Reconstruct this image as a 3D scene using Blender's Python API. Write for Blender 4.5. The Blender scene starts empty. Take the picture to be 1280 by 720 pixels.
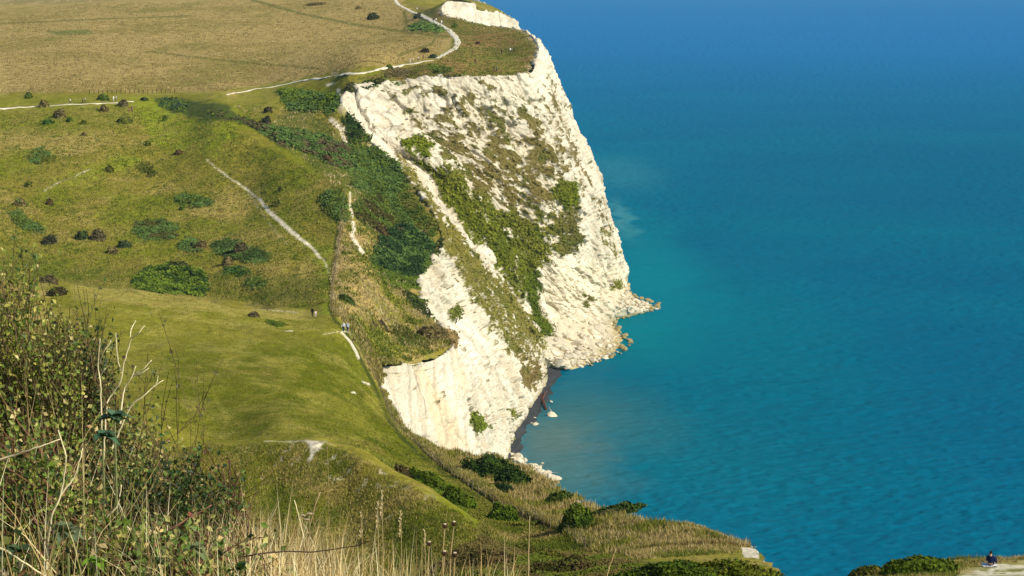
import bpy, math, random
import numpy as np
from mathutils import Vector
from mathutils.bvhtree import BVHTree

random.seed(7)
RNG = np.random.default_rng(7)
scene = bpy.context.scene
COL = scene.collection

# ------------------------------------------------------------------ camera frame
F = 2770.0                      # focal length in pixels of a 1280 wide picture
H = 110.0                       # eye height above the sea
PITCH = math.atan(400.0 / F)
CP, SP = math.cos(PITCH), math.sin(PITCH)

def slope_of_v(v):              # (H - z) / y for picture row v
    b = (360.0 - np.asarray(v, float)) / F
    return (SP - b * CP) / (CP + b * SP)

def v_of_slope(s):
    s = np.asarray(s, float)
    b = (SP - s * CP) / (CP + s * SP)
    return 360.0 - b * F

def unp(u, v, y):
    b = (360.0 - v) / F
    dy = CP + b * SP
    t = y / dy
    return np.array([(u - 640.0) / F * t, y, H + (b * CP - SP) * t])

def sea_at(u, v, z=0.0):
    return unp(u, v, (H - z) / float(slope_of_v(v)))

def proj(x, y, z):
    d = y * CP - (z - H) * SP
    h = y * SP + (z - H) * CP
    return 640.0 + F * x / d, 360.0 - F * h / d

# ------------------------------------------------------------------ noise
def _hash(ix, iy, iz, seed):
    h = (ix.astype(np.uint32) * np.uint32(374761393) + iy.astype(np.uint32) * np.uint32(668265263)
         + iz.astype(np.uint32) * np.uint32(2147483647) + np.uint32((seed * 974711) & 0xffffffff))
    h = (h ^ (h >> np.uint32(13))) * np.uint32(1274126177)
    h = (h ^ (h >> np.uint32(16))) * np.uint32(2246822519)
    h = h ^ (h >> np.uint32(15))
    return h.astype(np.float64) / 4294967295.0

def n2(x, y, seed=0):
    x = np.asarray(x, float); y = np.asarray(y, float)
    fx = np.floor(x); fy = np.floor(y)
    ix = fx.astype(np.int64); iy = fy.astype(np.int64)
    tx = x - fx; ty = y - fy
    tx = tx * tx * (3 - 2 * tx); ty = ty * ty * (3 - 2 * ty)
    z = np.zeros_like(ix)
    a = _hash(ix, iy, z, seed); b = _hash(ix + 1, iy, z, seed)
    c = _hash(ix, iy + 1, z, seed); d = _hash(ix + 1, iy + 1, z, seed)
    return (a + (b - a) * tx) * (1 - ty) + (c + (d - c) * tx) * ty

def fbm2(x, y, octv=4, seed=0, gain=0.5):
    s = 0.0; a = 1.0; t = 0.0
    for k in range(octv):
        s = s + a * n2(x * 2.03 ** k + 17.3 * k, y * 2.03 ** k - 9.1 * k, seed + k); t += a; a *= gain
    return s / t

def facets(x, y, seed, tilt=.35, offs=.5):
    """broken rock: every cell of a jittered grid is a tilted plane; returns height and closeness to the cell border"""
    x = np.asarray(x, float); y = np.asarray(y, float)
    ix = np.floor(x).astype(np.int64); iy = np.floor(y).astype(np.int64); z = np.zeros_like(ix)
    b1 = np.full(x.shape, 9.0); b2 = np.full(x.shape, 9.0); h = np.zeros(x.shape)
    for i in (-1, 0, 1):
        for j in (-1, 0, 1):
            cx, cy = ix + i, iy + j
            px = cx + _hash(cx, cy, z, seed); py = cy + _hash(cx, cy, z, seed + 1)
            dx, dy = x - px, y - py; d = dx * dx + dy * dy
            hh = (_hash(cx, cy, z, seed + 2) - .5) * 2 * offs + ((_hash(cx, cy, z, seed + 3) - .5) * dx + (_hash(cx, cy, z, seed + 4) - .5) * dy) * 2 * tilt
            c = d < b1
            b2 = np.where(c, b1, np.minimum(b2, d)); h = np.where(c, hh, h); b1 = np.where(c, d, b1)
    return h, np.sqrt(b2) - np.sqrt(b1)

def sstep(a, b, x):
    t = np.clip((x - a) / (b - a), 0, 1)
    return t * t * (3 - 2 * t)

def srgb(r, g, b, k=1.0):
    c = np.array([r, g, b], float) / 255.0
    c = np.where(c <= 0.04045, c / 12.92, ((c + 0.055) / 1.055) ** 2.4)
    return c * k

# ------------------------------------------------------------------ polygons
def in_poly(px, py, poly):
    poly = np.asarray(poly, float)
    inside = np.zeros(px.shape, bool)
    n = len(poly)
    for i in range(n):
        x1, y1 = poly[i]; x2, y2 = poly[(i + 1) % n]
        if y1 == y2:
            continue
        c = ((y1 > py) != (y2 > py))
        xi = (x2 - x1) * (py - y1) / (y2 - y1) + x1
        inside ^= c & (px < xi)
    return inside

def poly_sd(px, py, poly):      # signed distance, positive inside
    poly = np.asarray(poly, float)
    d = np.full(px.shape, 1e18)
    n = len(poly)
    for i in range(n):
        a = poly[i]; b = poly[(i + 1) % n]
        ab = b - a; l = max(1e-9, ab @ ab)
        t = np.clip(((px - a[0]) * ab[0] + (py - a[1]) * ab[1]) / l, 0, 1)
        d = np.minimum(d, (px - a[0] - t * ab[0]) ** 2 + (py - a[1] - t * ab[1]) ** 2)
    d = np.sqrt(d)
    return np.where(in_poly(px, py, poly), d, -d)

def line_dist(px, py, line):
    d = np.full(px.shape, 1e18)
    line = np.asarray(line, float)
    for a, b in zip(line[:-1], line[1:]):
        ab = b - a; l = max(1e-9, ab @ ab)
        t = np.clip(((px - a[0]) * ab[0] + (py - a[1]) * ab[1]) / l, 0, 1)
        d = np.minimum(d, (px - a[0] - t * ab[0]) ** 2 + (py - a[1] - t * ab[1]) ** 2)
    return np.sqrt(d)

def hermite(t, P, T):           # t (k,), P (k, ...), T (n,)
    t = np.asarray(t, float); P = np.asarray(P, float)
    m = np.empty_like(P)
    m[1:-1] = (P[2:] - P[:-2]) / (t[2:] - t[:-2]).reshape((-1,) + (1,) * (P.ndim - 1))
    m[0] = (P[1] - P[0]) / (t[1] - t[0]); m[-1] = (P[-1] - P[-2]) / (t[-1] - t[-2])
    i = np.clip(np.searchsorted(t, T, side='right') - 1, 0, len(t) - 2)
    h = (t[i + 1] - t[i]); s = (T - t[i]) / h
    sh = (-1,) + (1,) * (P.ndim - 1)
    s = s.reshape(sh); h = h.reshape(sh)
    return ((2 * s**3 - 3 * s**2 + 1) * P[i] + (s**3 - 2 * s**2 + s) * h * m[i]
            + (-2 * s**3 + 3 * s**2) * P[i + 1] + (s**3 - s**2) * h * m[i + 1])

# ------------------------------------------------------------------ object helpers
def make_mesh(name, verts, faces, col=None, smooth=True):
    """verts (n,3); faces: (m,k) array or list of arrays with different k"""
    me = bpy.data.meshes.new(name)
    verts = np.ascontiguousarray(verts, np.float32)
    fl = faces if isinstance(faces, list) else [faces]
    fl = [np.asarray(f, np.int32) for f in fl if len(f)]
    loops = np.concatenate([f.ravel() for f in fl])
    tot = np.concatenate([np.full(len(f), f.shape[1], np.int32) for f in fl])
    start = np.concatenate([[0], np.cumsum(tot)[:-1]]).astype(np.int32)
    me.vertices.add(len(verts)); me.vertices.foreach_set('co', verts.ravel())
    me.loops.add(len(loops)); me.loops.foreach_set('vertex_index', loops.astype(np.int32))
    me.polygons.add(len(tot)); me.polygons.foreach_set('loop_start', start)
    me.polygons.foreach_set('loop_total', tot)
    me.update(calc_edges=True); me.validate()
    if col is not None and len(me.vertices) == len(verts):
        at = me.attributes.new('col', 'FLOAT_COLOR', 'POINT')
        c4 = np.ones((len(verts), 4), np.float32); c4[:, :3] = np.clip(col, 0, 1)
        at.data.foreach_set('color', c4.ravel())
    me.polygons.foreach_set('use_smooth', np.full(len(me.polygons), smooth))
    return me

def link(name, me, mat=None, parent=None):
    o = bpy.data.objects.new(name, me)
    if mat is not None and not me.materials:
        me.materials.append(mat)
    COL.objects.link(o)
    if parent is not None:
        o.parent = parent
    return o

def tag(o, label=None, cat=None, group=None, kind=None):
    if label: o['label'] = label
    if cat: o['category'] = cat
    if group: o['group'] = group
    if kind: o['kind'] = kind
    return o

def thing(name, label, cat, loc=(0, 0, 0), rz=0.0, group=None):
    o = bpy.data.objects.new(name, None); COL.objects.link(o)
    o.empty_display_size = 0.3
    o.location = tuple(float(c) for c in loc); o.rotation_euler = (0, 0, rz)
    return tag(o, label, cat, group)

class MB:
    """collects triangles / quads with a colour per vertex"""
    def __init__(s): s.v = []; s.f3 = []; s.f4 = []; s.c = []; s.n = 0
    def add(s, v, f, c):
        v = np.asarray(v, float).reshape(-1, 3); f = np.asarray(f, int)
        c = np.asarray(c, float)
        if c.ndim == 1: c = np.tile(c, (len(v), 1))
        s.v.append(v); s.c.append(c)
        (s.f3 if f.shape[1] == 3 else s.f4).append(f + s.n); s.n += len(v)
    def tube(s, pts, radii, c, k=5, cap=True):
        pts = np.asarray(pts, float); n = len(pts)
        radii = np.broadcast_to(np.asarray(radii, float), (n,))
        V = []
        up = np.array([0.13, 0.21, 1.0])
        for i in range(n):
            t = pts[min(i + 1, n - 1)] - pts[max(i - 1, 0)]
            t = t / (np.linalg.norm(t) + 1e-9)
            a = np.cross(t, up)
            if np.linalg.norm(a) < 0.05: a = np.cross(t, [1, 0, 0.1])
            a /= np.linalg.norm(a); b = np.cross(t, a)
            for j in range(k):
                w = 2 * math.pi * j / k
                V.append(pts[i] + radii[i] * (a * math.cos(w) + b * math.sin(w)))
        Fq = [[i * k + j, i * k + (j + 1) % k, (i + 1) * k + (j + 1) % k, (i + 1) * k + j]
              for i in range(n - 1) for j in range(k)]
        c = np.asarray(c, float)
        if c.ndim == 2: c = np.repeat(c, k, axis=0)
        s.add(V, Fq, c)
        if cap:
            for base in (0, (n - 1) * k):
                if k == 4: s.f4.append(np.array([[base + j for j in range(4)]]) + s.n - n * k)
                else:
                    s.f3.append(np.array([[base, base + j, base + j + 1] for j in range(1, k - 1)]) + s.n - n * k)
    def box(s, c0, size, c, rz=0.0):
        x, y, z = np.asarray(size, float) / 2
        P = np.array([[i, j, k] for k in (-z, z) for j in (-y, y) for i in (-x, x)])
        ca, sa = math.cos(rz), math.sin(rz)
        P = np.c_[P[:, 0] * ca - P[:, 1] * sa, P[:, 0] * sa + P[:, 1] * ca, P[:, 2]] + np.asarray(c0, float)
        s.add(P, [[0, 2, 3, 1], [4, 5, 7, 6], [0, 1, 5, 4], [2, 6, 7, 3], [0, 4, 6, 2], [1, 3, 7, 5]], c)
    def data(s):
        return np.concatenate(s.v), [np.concatenate(x) for x in (s.f3, s.f4) if x], np.concatenate(s.c)
    def build(s, name, mat, parent=None, origin=None, smooth=False):
        v, f, c = s.data()
        if origin is not None: v = v - np.asarray(origin, float)
        o = link(name, make_mesh(name, v, f, c, smooth), mat, parent)
        if origin is not None and parent is None: o.location = tuple(float(q) for q in origin)
        return o

def leaf_cards(P, N, size, colr, aspect=1.6, droop=None, seed=1):
    """folded four point leaves: P (n,3) places, N (n,3) facing, size (n,), colr (n,3)"""
    r = np.random.default_rng(seed)
    n = len(P)
    N = N / (np.linalg.norm(N, axis=1, keepdims=True) + 1e-9)
    t = r.normal(size=(n, 3)); a = np.cross(N, t); a /= np.linalg.norm(a, axis=1, keepdims=True) + 1e-9
    b = np.cross(N, a)
    L = (size * aspect * 0.5)[:, None]; W = (size * 0.5)[:, None]
    v = np.empty((n, 4, 3))
    v[:, 0] = P - a * L
    v[:, 1] = P + b * W + N * W * 0.35 + a * L * 0.1
    v[:, 2] = P + a * L
    v[:, 3] = P - b * W + N * W * 0.35 + a * L * 0.1
    i = np.arange(n) * 4
    f = np.concatenate([np.c_[i, i + 1, i + 2], np.c_[i, i + 2, i + 3]])
    return v.reshape(-1, 3), f, np.repeat(colr, 4, axis=0)

def blades(P, height, width, lean, colr, segs=1, seed=2):
    """grass blades standing at P"""
    r = np.random.default_rng(seed)
    n = len(P)
    az = r.uniform(0, 2 * math.pi, n)
    side = np.c_[np.cos(az), np.sin(az), np.zeros(n)]
    la = r.uniform(0, 2 * math.pi, n)
    ld = np.c_[np.cos(la), np.sin(la), np.zeros(n)] * (lean * height)[:, None]
    m = segs + 1
    V = np.empty((n, 2 * segs + 1, 3))
    for k in range(segs):
        t = k / segs
        c = P + np.c_[np.zeros(n), np.zeros(n), height * t] + ld * t * t
        w = (width * (1 - 0.6 * t) / 2)[:, None]
        V[:, 2 * k] = c - side * w; V[:, 2 * k + 1] = c + side * w
    V[:, -1] = P + np.c_[np.zeros(n), np.zeros(n), height * np.sqrt(np.clip(1 - 0.3 * lean ** 2, 0.3, 1))] + ld
    o = np.arange(n) * (2 * segs + 1)
    f4 = [np.c_[o + 2 * k, o + 2 * k + 1, o + 2 * k + 3, o + 2 * k + 2] for k in range(segs - 1)]
    f3 = np.c_[o + 2 * segs - 2, o + 2 * segs - 1, o + 2 * segs]
    return V.reshape(-1, 3), [f3] + f4, np.repeat(colr, 2 * segs + 1, axis=0)

# ------------------------------------------------------------------ materials
def new_mat(name):
    m = bpy.data.materials.new(name); m.use_nodes = True
    nt = m.node_tree; nt.nodes.clear()
    out = nt.nodes.new('ShaderNodeOutputMaterial')
    return m, nt, out

def nd(nt, t, **kw):
    n = nt.nodes.new(t)
    for k, v in kw.items():
        if k in n.inputs: n.inputs[k].default_value = v
        else: setattr(n, k, v)
    return n

def mat_attr(name, rough=0.9, spec=0.15, grain=None, amount=0.35, bump=0.0, bump_scale=None, transl=0.0):
    """colour from the 'col' attribute, broken up by procedural noise in object space"""
    m, nt, out = new_mat(name); L = nt.links
    at = nd(nt, 'ShaderNodeAttribute', attribute_name='col')
    colr = at.outputs['Color']
    tc = nd(nt, 'ShaderNodeTexCoord')
    if grain:
        for g, w in grain:
            nz = nd(nt, 'ShaderNodeTexNoise', Scale=g, Detail=3.0, Roughness=0.65)
            L.new(tc.outputs['Object'], nz.inputs['Vector'])
            mr = nd(nt, 'ShaderNodeMapRange')
            mr.inputs[1].default_value = 0.25; mr.inputs[2].default_value = 0.75
            mr.inputs[3].default_value = 1.0 - w; mr.inputs[4].default_value = 1.0 + w
            L.new(nz.outputs[0], mr.inputs[0])
            mx = nd(nt, 'ShaderNodeVectorMath', operation='SCALE')
            L.new(colr, mx.inputs[0]); L.new(mr.outputs[0], mx.inputs['Scale'])
            colr = mx.outputs[0]
    p = nd(nt, 'ShaderNodeBsdfPrincipled', Roughness=rough)
    p.inputs['Specular IOR Level'].default_value = spec
    L.new(colr, p.inputs['Base Color'])
    if bump:
        bn = nd(nt, 'ShaderNodeTexNoise', Scale=bump_scale, Detail=4.0, Roughness=0.6)
        L.new(tc.outputs['Object'], bn.inputs['Vector'])
        bp = nd(nt, 'ShaderNodeBump', Strength=1.0, Distance=bump)
        L.new(bn.outputs[0], bp.inputs['Height']); L.new(bp.outputs[0], p.inputs['Normal'])
    sh = p.outputs[0]
    if transl:
        tr = nd(nt, 'ShaderNodeBsdfTranslucent'); L.new(colr, tr.inputs['Color'])
        mxs = nd(nt, 'ShaderNodeMixShader'); mxs.inputs[0].default_value = transl
        L.new(sh, mxs.inputs[1]); L.new(tr.outputs[0], mxs.inputs[2]); sh = mxs.outputs[0]
    L.new(sh, out.inputs['Surface'])
    return m

M_LAND = mat_attr('grassland', 0.95, 0.05, grain=[(0.35, 0.14), (0.9, 0.25), (3.5, 0.28)], bump=0.14, bump_scale=2.2)
M_CHALK = mat_attr('chalk_and_turf', 0.92, 0.05, grain=[(0.35, 0.08), (1.6, 0.14)], bump=0.3, bump_scale=1.1)
M_LEAF = mat_attr('leaf', 0.5, 0.3, transl=0.3)
M_FAR_LEAF = mat_attr('shrub_leaf', 0.8, 0.1, transl=0.12)
M_STRAW = mat_attr('straw', 0.75, 0.2, transl=0.15)
M_BARK = mat_attr('bark', 0.85, 0.15, grain=[(40.0, 0.25)])
M_PATH = mat_attr('worn_chalk', 0.95, 0.05, grain=[(0.5, 0.08), (2.5, 0.10)], bump=0.05, bump_scale=3.0)
M_ROCK = mat_attr('rock', 0.9, 0.1, grain=[(0.8, 0.12), (3.0, 0.12)], bump=0.15, bump_scale=2.0)
M_CLOTH = mat_attr('cloth', 0.85, 0.1, grain=[(30.0, 0.06)])
M_WOOD = mat_attr('weathered_wood', 0.85, 0.1, grain=[(12.0, 0.2)])
M_METAL = mat_attr('rusty_metal', 0.7, 0.3, grain=[(3.0, 0.25)])
# ================================================================== LAND SHAPE
# cliff edge, from the near right side away to the far headland: (u, v, distance)
EDGE = [(1500, 700, 124), (1400, 699, 128), (1280, 696, 132), (1210, 700, 132), (1150, 709, 129), (1100, 716, 125), (1062, 724, 120), (1032, 740, 117),
        (1000, 735, 122), (985, 724, 135), (962, 704, 150), (950, 692, 160), (944, 684, 167), (900, 664, 178), (860, 655, 184), (820, 653, 188),
        (795, 648, 195), (770, 641, 205), (740, 633, 213), (715, 622, 225), (690, 606, 243), (660, 585, 262),
        (630, 572, 275), (585, 567, 300), (540, 558, 318), (510, 545, 330), (490, 515, 350), (478, 485, 370),
        (474, 464, 390), (500, 456, 400), (540, 450, 415), (566, 435, 427), (556, 412, 437), (533, 390, 448),
        (527, 360, 465), (527, 343, 474), (545, 318, 495), (554, 302, 508), (543, 266, 530), (520, 234, 556),
        (495, 205, 578), (468, 180, 600), (441, 150, 612), (428, 128, 620), (438, 110, 626), (480, 102, 632),
        (530, 97, 636), (580, 95, 640), (630, 94, 645), (662, 92, 652), (670, 75, 690), (674, 58, 735),
        (662, 42, 800), (645, 35.5, 870), (625, 33, 900), (590, 28, 920), (560, 20, 950),
        (552, 10, 990), (560, 1, 1010), (592, 3.5, 1040), (597, 12, 1060), (630, 17.5, 1100), (646, 27, 1130),
        (640, 22, 1250), (600, 2, 1600), (560, -10, 2300)]
CTRL = [  # foot of the photographer's slope
    (1238, 708, 125), (1280, 716, 118), (1150, 716, 120), (1400, 712, 115), (1300, 730, 100),
    (900, 700, 150), (800, 710, 140), (990, 740, 117), (880, 684, 165), (800, 668, 180), (760, 664, 190),
    # spur in the middle with its worn crest
    (330, 552, 205), (390, 551, 200), (450, 571, 192), (520, 611, 182), (580, 646, 175), (640, 683, 168), (260, 560, 205),
    (420, 700, 171), (500, 712, 166), (330, 660, 180), (340, 600, 192), (440, 630, 184), (300, 720, 168), (560, 706, 162), (660, 712, 155),
    (380, 553, 222), (450, 573, 213), (520, 613, 203), (580, 648, 196), (640, 686, 189), (330, 554, 226), (260, 562, 228),
    # hollow behind the spur
    (560, 602, 235), (450, 552, 240), (350, 530, 240), (600, 622, 224), (640, 648, 210), (690, 672, 194), (722, 688, 182),
    (650, 622, 235), (560, 578, 280), (600, 590, 262), (520, 575, 270),
    (300, 520, 258), (480, 525, 310), (400, 500, 290), (300, 470, 300), (200, 470, 290), (200, 520, 250),
    (455, 470, 350), (400, 440, 345), (432, 412, 376), (300, 420, 350), (200, 420, 345), (100, 430, 330), (50, 400, 360),
    # crest of the mown hollow and the dip behind it
    (-60, 352, 395), (0, 352, 400), (85, 357, 402), (170, 362, 404), (250, 374, 405), (320, 386, 400), (390, 392, 394),
    (85, 360, 425), (170, 366, 427), (250, 379, 427), (320, 389, 420),
    # the rough hill
    (0, 340, 450), (85, 345, 455), (170, 347, 455), (250, 358, 450), (330, 355, 440), (400, 345, 440),
    (415, 380, 402), (200, 300, 500), (0, 300, 495), (-80, 300, 495), (300, 300, 490), (400, 290, 485), (100, 250, 535), (200, 250, 540), (310, 250, 535),
    (400, 235, 522), (0, 200, 570), (200, 200, 580), (100, 160, 612), (240, 165, 608), (-80, 200, 570), (0, 150, 632), (160, 140, 640),
    (270, 152, 604), (350, 193, 562), (432, 238, 514), (310, 172, 584), (395, 215, 538),
    # gully with scrub behind the hill's edge
    (400, 180, 592), (380, 140, 622), (330, 135, 632), (300, 140, 630), (440, 205, 572), (478, 235, 548), (420, 140, 616),
    (480, 282, 512), (512, 328, 484), (500, 390, 440), (470, 340, 455), (460, 400, 408), (440, 300, 478), (430, 380, 405),
    (480, 440, 385), (535, 420, 430), (445, 435, 372), (462, 470, 362),
    # path and plateau
    (0, 136, 648), (150, 129, 656), (280, 118, 662), (420, 97, 652), (545, 74, 690), (500, 90, 655), (600, 85, 665),
    (0, 115, 690), (200, 116, 690), (320, 100, 720), (0, 60, 900), (200, 60, 900), (400, 60, 860), (-80, 60, 900), (-80, 10, 1300),
    (0, 9, 1300), (60, 7, 1340), (120, 2, 1400), (200, -2, 1450), (320, -6, 1450), (450, -8, 1400), (520, -6, 1250),
    (520, 30, 980), (580, 50, 800), (620, 60, 760), (640, 75, 700), (545, 10, 1080), (570, 72, 690),
    (0, 12, 1700), (200, 3, 1900), (400, 0, 1900), (0, 0, 2600), (300, -10, 2600), (500, -12, 2600), (-100, 0, 2600), (-200, 9, 1300), (-200, 60, 900),
    (-200, 130, 655), (-200, 250, 535), (-200, 352, 395), (-200, 450, 320), (-200, 560, 205)]
NEAR = []   # (u, s, y): the slope under the camera
for u_ in (-300, 100, 500, 900, 1400):
    for y_, s_ in ((2, .87), (4, .475), (7, .352), (10, .303), (14, .289), (20, .291), (35, .297), (60, .297), (85, .292), (105, .287)):
        if u_ < 300 and 7 <= y_ <= 20: s_ -= .022
        NEAR.append((u_, s_, y_))
for u_ in (-300, 0, 200, 400): NEAR += [(u_, .286, 135), (u_, .281, 160)]
for u_ in (600, 750): NEAR += [(u_, .285, 125)]

cu = np.array([c[0] for c in EDGE + CTRL] + [n[0] for n in NEAR], float)
cs = np.concatenate([slope_of_v(np.array([c[1] for c in EDGE + CTRL])), [n[1] for n in NEAR]])
cy = np.array([c[2] for c in EDGE + CTRL] + [n[2] for n in NEAR], float)
def feat(u, y): return np.stack([np.asarray(u, float) / 150.0, np.log(np.asarray(y, float)) * 4.0], -1)
PC = feat(cu, cy)
def kern(r2): return 0.5 * r2 * np.log(r2 + 1e-12)
nC = len(PC)
r2 = ((PC[:, None] - PC[None]) ** 2).sum(-1)
A_ = np.zeros((nC + 3, nC + 3)); A_[:nC, :nC] = kern(r2) + np.eye(nC) * 2e-3
A_[:nC, nC] = 1; A_[:nC, nC + 1:] = PC; A_[nC:, :nC] = A_[:nC, nC:].T
W_ = np.linalg.solve(A_, np.concatenate([cs, np.zeros(3)]))
def land_slope(u, y):
    q = feat(np.clip(u, -320, 1500), y); sh = q.shape[:-1]; q = q.reshape(-1, 2); o = np.empty(len(q))
    for i in range(0, len(q), 20000):
        b = q[i:i + 20000]
        o[i:i + 20000] = kern(((b[:, None] - PC[None]) ** 2).sum(-1)) @ W_[:nC] + W_[nC] + b @ W_[nC + 1:]
    return o.reshape(sh)

def xyz_of(u, s, y):            # picture column u, slope s, distance y -> world
    b = (SP - s * CP) / (CP + s * SP)
    return (u - 640.0) / F * y / (CP + b * SP), y, H - s * y

def edge_point(u, y):
    s = land_slope(np.array([u], float), np.array([y], float))[0]
    return np.array(xyz_of(u, s, y))

EDGE_XYZ = np.array([edge_point(e[0], e[2]) for e in EDGE])

# ------------------------------------------------------------------ grid: columns of constant bearing, rows of distance
ucols = np.concatenate([np.linspace(-1500, -140, 35), np.arange(-100, 1400, 1.6), np.linspace(1420, 2200, 20)])
yr = [2.0]
while yr[-1] < 4200:
    y = yr[-1]
    yr.append(y * 1.035 if y < 60 else y * 1.012 if y < 140 else y + 0.55 if y < 470 else y + 0.8 if y < 720 else y * 1.0035 if y < 1500 else y * 1.03)
yrows = np.array(yr)
gu = np.concatenate([ucols[:35:6], ucols[35:-20:5], ucols[-20::5]]); gy_ = yrows[::4]
gu[-1] = ucols[-1]; gy_ = np.append(gy_, yrows[-1])
SG = land_slope(*np.meshgrid(gu, gy_))
def bil(u, y):                  # smooth land slope by table
    i = np.clip(np.searchsorted(gu, u) - 1, 0, len(gu) - 2); j = np.clip(np.searchsorted(gy_, y) - 1, 0, len(gy_) - 2)
    a = np.clip((u - gu[i]) / (gu[i + 1] - gu[i]), 0, 1); b = np.clip((y - gy_[j]) / (gy_[j + 1] - gy_[j]), 0, 1)
    return (SG[j, i] * (1 - a) + SG[j, i + 1] * a) * (1 - b) + (SG[j + 1, i] * (1 - a) + SG[j + 1, i + 1] * a) * b
U, Y = np.meshgrid(ucols, yrows)
S = bil(U, Y)
X, _, Z = xyz_of(U, S, Y)
V0 = v_of_slope(S)
vis = V0 <= np.minimum.accumulate(V0, axis=0) + 0.6

# roughness of the turf: tussocks on the hill, mown smooth in the hollow
tus = (fbm2(X / 1.9, Y / 1.9, 3, 11) - 0.5) * 0.9 + (fbm2(X / 9, Y / 9, 3, 12) - 0.5) * 1.2
MOWN = [(60, 352), (85, 356), (250, 374), (390, 392), (425, 396), (478, 492), (600, 612), (700, 690), (640, 690), (560, 640), (480, 590), (400, 551), (330, 552), (240, 556), (60, 520)]
sd_m = poly_sd(U, V0, MOWN)
mown = sstep(-4, 6, sd_m) * ((Y > 200) & (Y < 412))
far_a = np.clip((Y - 100) / 60, 0, 1)
amp = (0.55 * (1 - 0.6 * mown)) * far_a * np.where(Y > 680, 0.55, 1.0)
Z = Z + tus * amp
Z = Z + (fbm2(X / 0.5, Y / 0.5, 2, 14) - 0.5) * 0.12 * (Y < 100)

FENCE_BANK = [(432, 400), (448, 428), (462, 455), (476, 486), (488, 516), (507, 542), (537, 569), (562, 589), (592, 610), (622, 630), (647, 643), (694, 661), (740, 684), (750, 680), (700, 653), (650, 634), (626, 620), (598, 600), (566, 578), (541, 559), (512, 534), (496, 512), (484, 484), (470, 452), (456, 424), (440, 396)]
Z = Z + .5 * sstep(745, 620, U) * sstep(-2.0, 2.0, poly_sd(U, V0, FENCE_BANK)) * (Y > 165) * (Y < 410) * vis
# ------------------------------------------------------------------ colour of the turf
C_FIELD = srgb(158, 139, 84); C_HILL = srgb(128, 122, 44); C_GREEN = srgb(110, 118, 24); C_TAN = srgb(172, 150, 92)
C_BRIGHT = srgb(126, 138, 30); C_DARK = srgb(62, 78, 30); C_HEAD = srgb(116, 112, 52); C_CHALK = srgb(212, 203, 180); C_BROWN = srgb(112, 92, 56)
C_UND = srgb(84, 92, 26)
lx, ly = X, Y
nA = fbm2(X / 26, Y / 40, 4, 21); nB = fbm2(X / 3.2, Y / 4.5, 4, 22); nC_ = fbm2(X / 1.1, Y / 1.6, 3, 23); nD = fbm2(X / 70, Y / 90, 3, 24)
def mixc(c, target, w):
    return c + (np.asarray(target) - c) * w[..., None]
C = np.broadcast_to(C_HILL, X.shape + (3,)).copy()
C = mixc(C, C_TAN, sstep(0.42, 0.62, 0.6 * nA + 0.4 * nB) * 0.62)
C = mixc(C, C_GREEN, sstep(0.52, 0.70, fbm2(X / 18 + 40, Y / 30, 4, 25)) * 0.75)
C = mixc(C, C_UND, sstep(0.60, 0.78, nC_) * 0.5)
def pz(poly, soft=4.0, yl=0, yh=1e9, wob=3.0):
    sd = poly_sd(U, V0, poly) + (nB - 0.5) * wob * 4 + (nA - 0.5) * wob * 2
    return sstep(-soft, soft, sd) * vis * (Y >= yl) * (Y <= yh)
# dry plateau field
w = pz([(-400, 116), (0, 117), (110, 116), (200, 116), (280, 113), (330, 104), (430, 90), (500, 82), (540, 72), (563, 62), (566, 45), (550, 33), (525, 20), (505, 4), (500, -60), (-400, -60)], 2.0, 600)
fld = mixc(np.broadcast_to(C_FIELD, C.shape), srgb(138, 124, 66), sstep(.42, .68, fbm2(X / 34, Y / 60, 4, 26)))
fld = mixc(fld, srgb(176, 154, 98), sstep(.52, .75, nB) * .7)
fld = mixc(fld, srgb(120, 118, 52), sstep(.6, .78, fbm2(X / 14, Y / 60, 4, 27)) * .6)
C = C + (fld - C) * w[..., None]
for ln, wd in (([(315, 0), (380, 18), (440, 30), (500, 39), (560, 46)], 1.6), ([(505, 38), (508, 28), (505, 15)], 2.0), ([(545, 46), (540, 55), (500, 68)], 1.6), ([(185, 64), (280, 76), (400, 86)], 1.2), ([(0, 30), (120, 24), (240, 20)], .8)):
    C = mixc(C, srgb(96, 100, 40), sstep(wd * 1.6, wd * .5, line_dist(U, V0, ln)) * vis * (Y > 600) * .75)
C = mixc(C, srgb(92, 106, 44), pz([(56, 39), (110, 37), (116, 42), (75, 45)], 1.5, 600, wob=.6) * .8)
# green verge by the path and top of the hill
for poly, c, a in (([(-400, 119), (110, 119), (280, 118), (285, 135), (200, 150), (100, 165), (-400, 150)], C_GREEN, .6),
                   ([(165, 125), (200, 122), (275, 150), (300, 170), (270, 195), (200, 190), (180, 160)], C_BRIGHT, .75),
                   ([(300, 115), (425, 100), (425, 128), (350, 130), (310, 140), (280, 135)], C_GREEN, .6),
                   ([(40, 240), (100, 212), (170, 190), (175, 202), (90, 232), (45, 246)], C_BRIGHT, .8),
                   ([(0, 300), (160, 340), (150, 352), (0, 350)], C_GREEN, .7), ([(120, 268), (180, 264), (170, 285), (125, 280)], C_GREEN, .7),
                   ([(370, 290), (414, 310), (414, 392), (395, 392), (400, 340)], C_BRIGHT, .6),
                   ([(405, 300), (414, 300), (414, 392), (404, 392)], C_BRIGHT, .8)):
    C = mixc(C, c, pz(poly, 6, 380, wob=5) * a)
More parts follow.
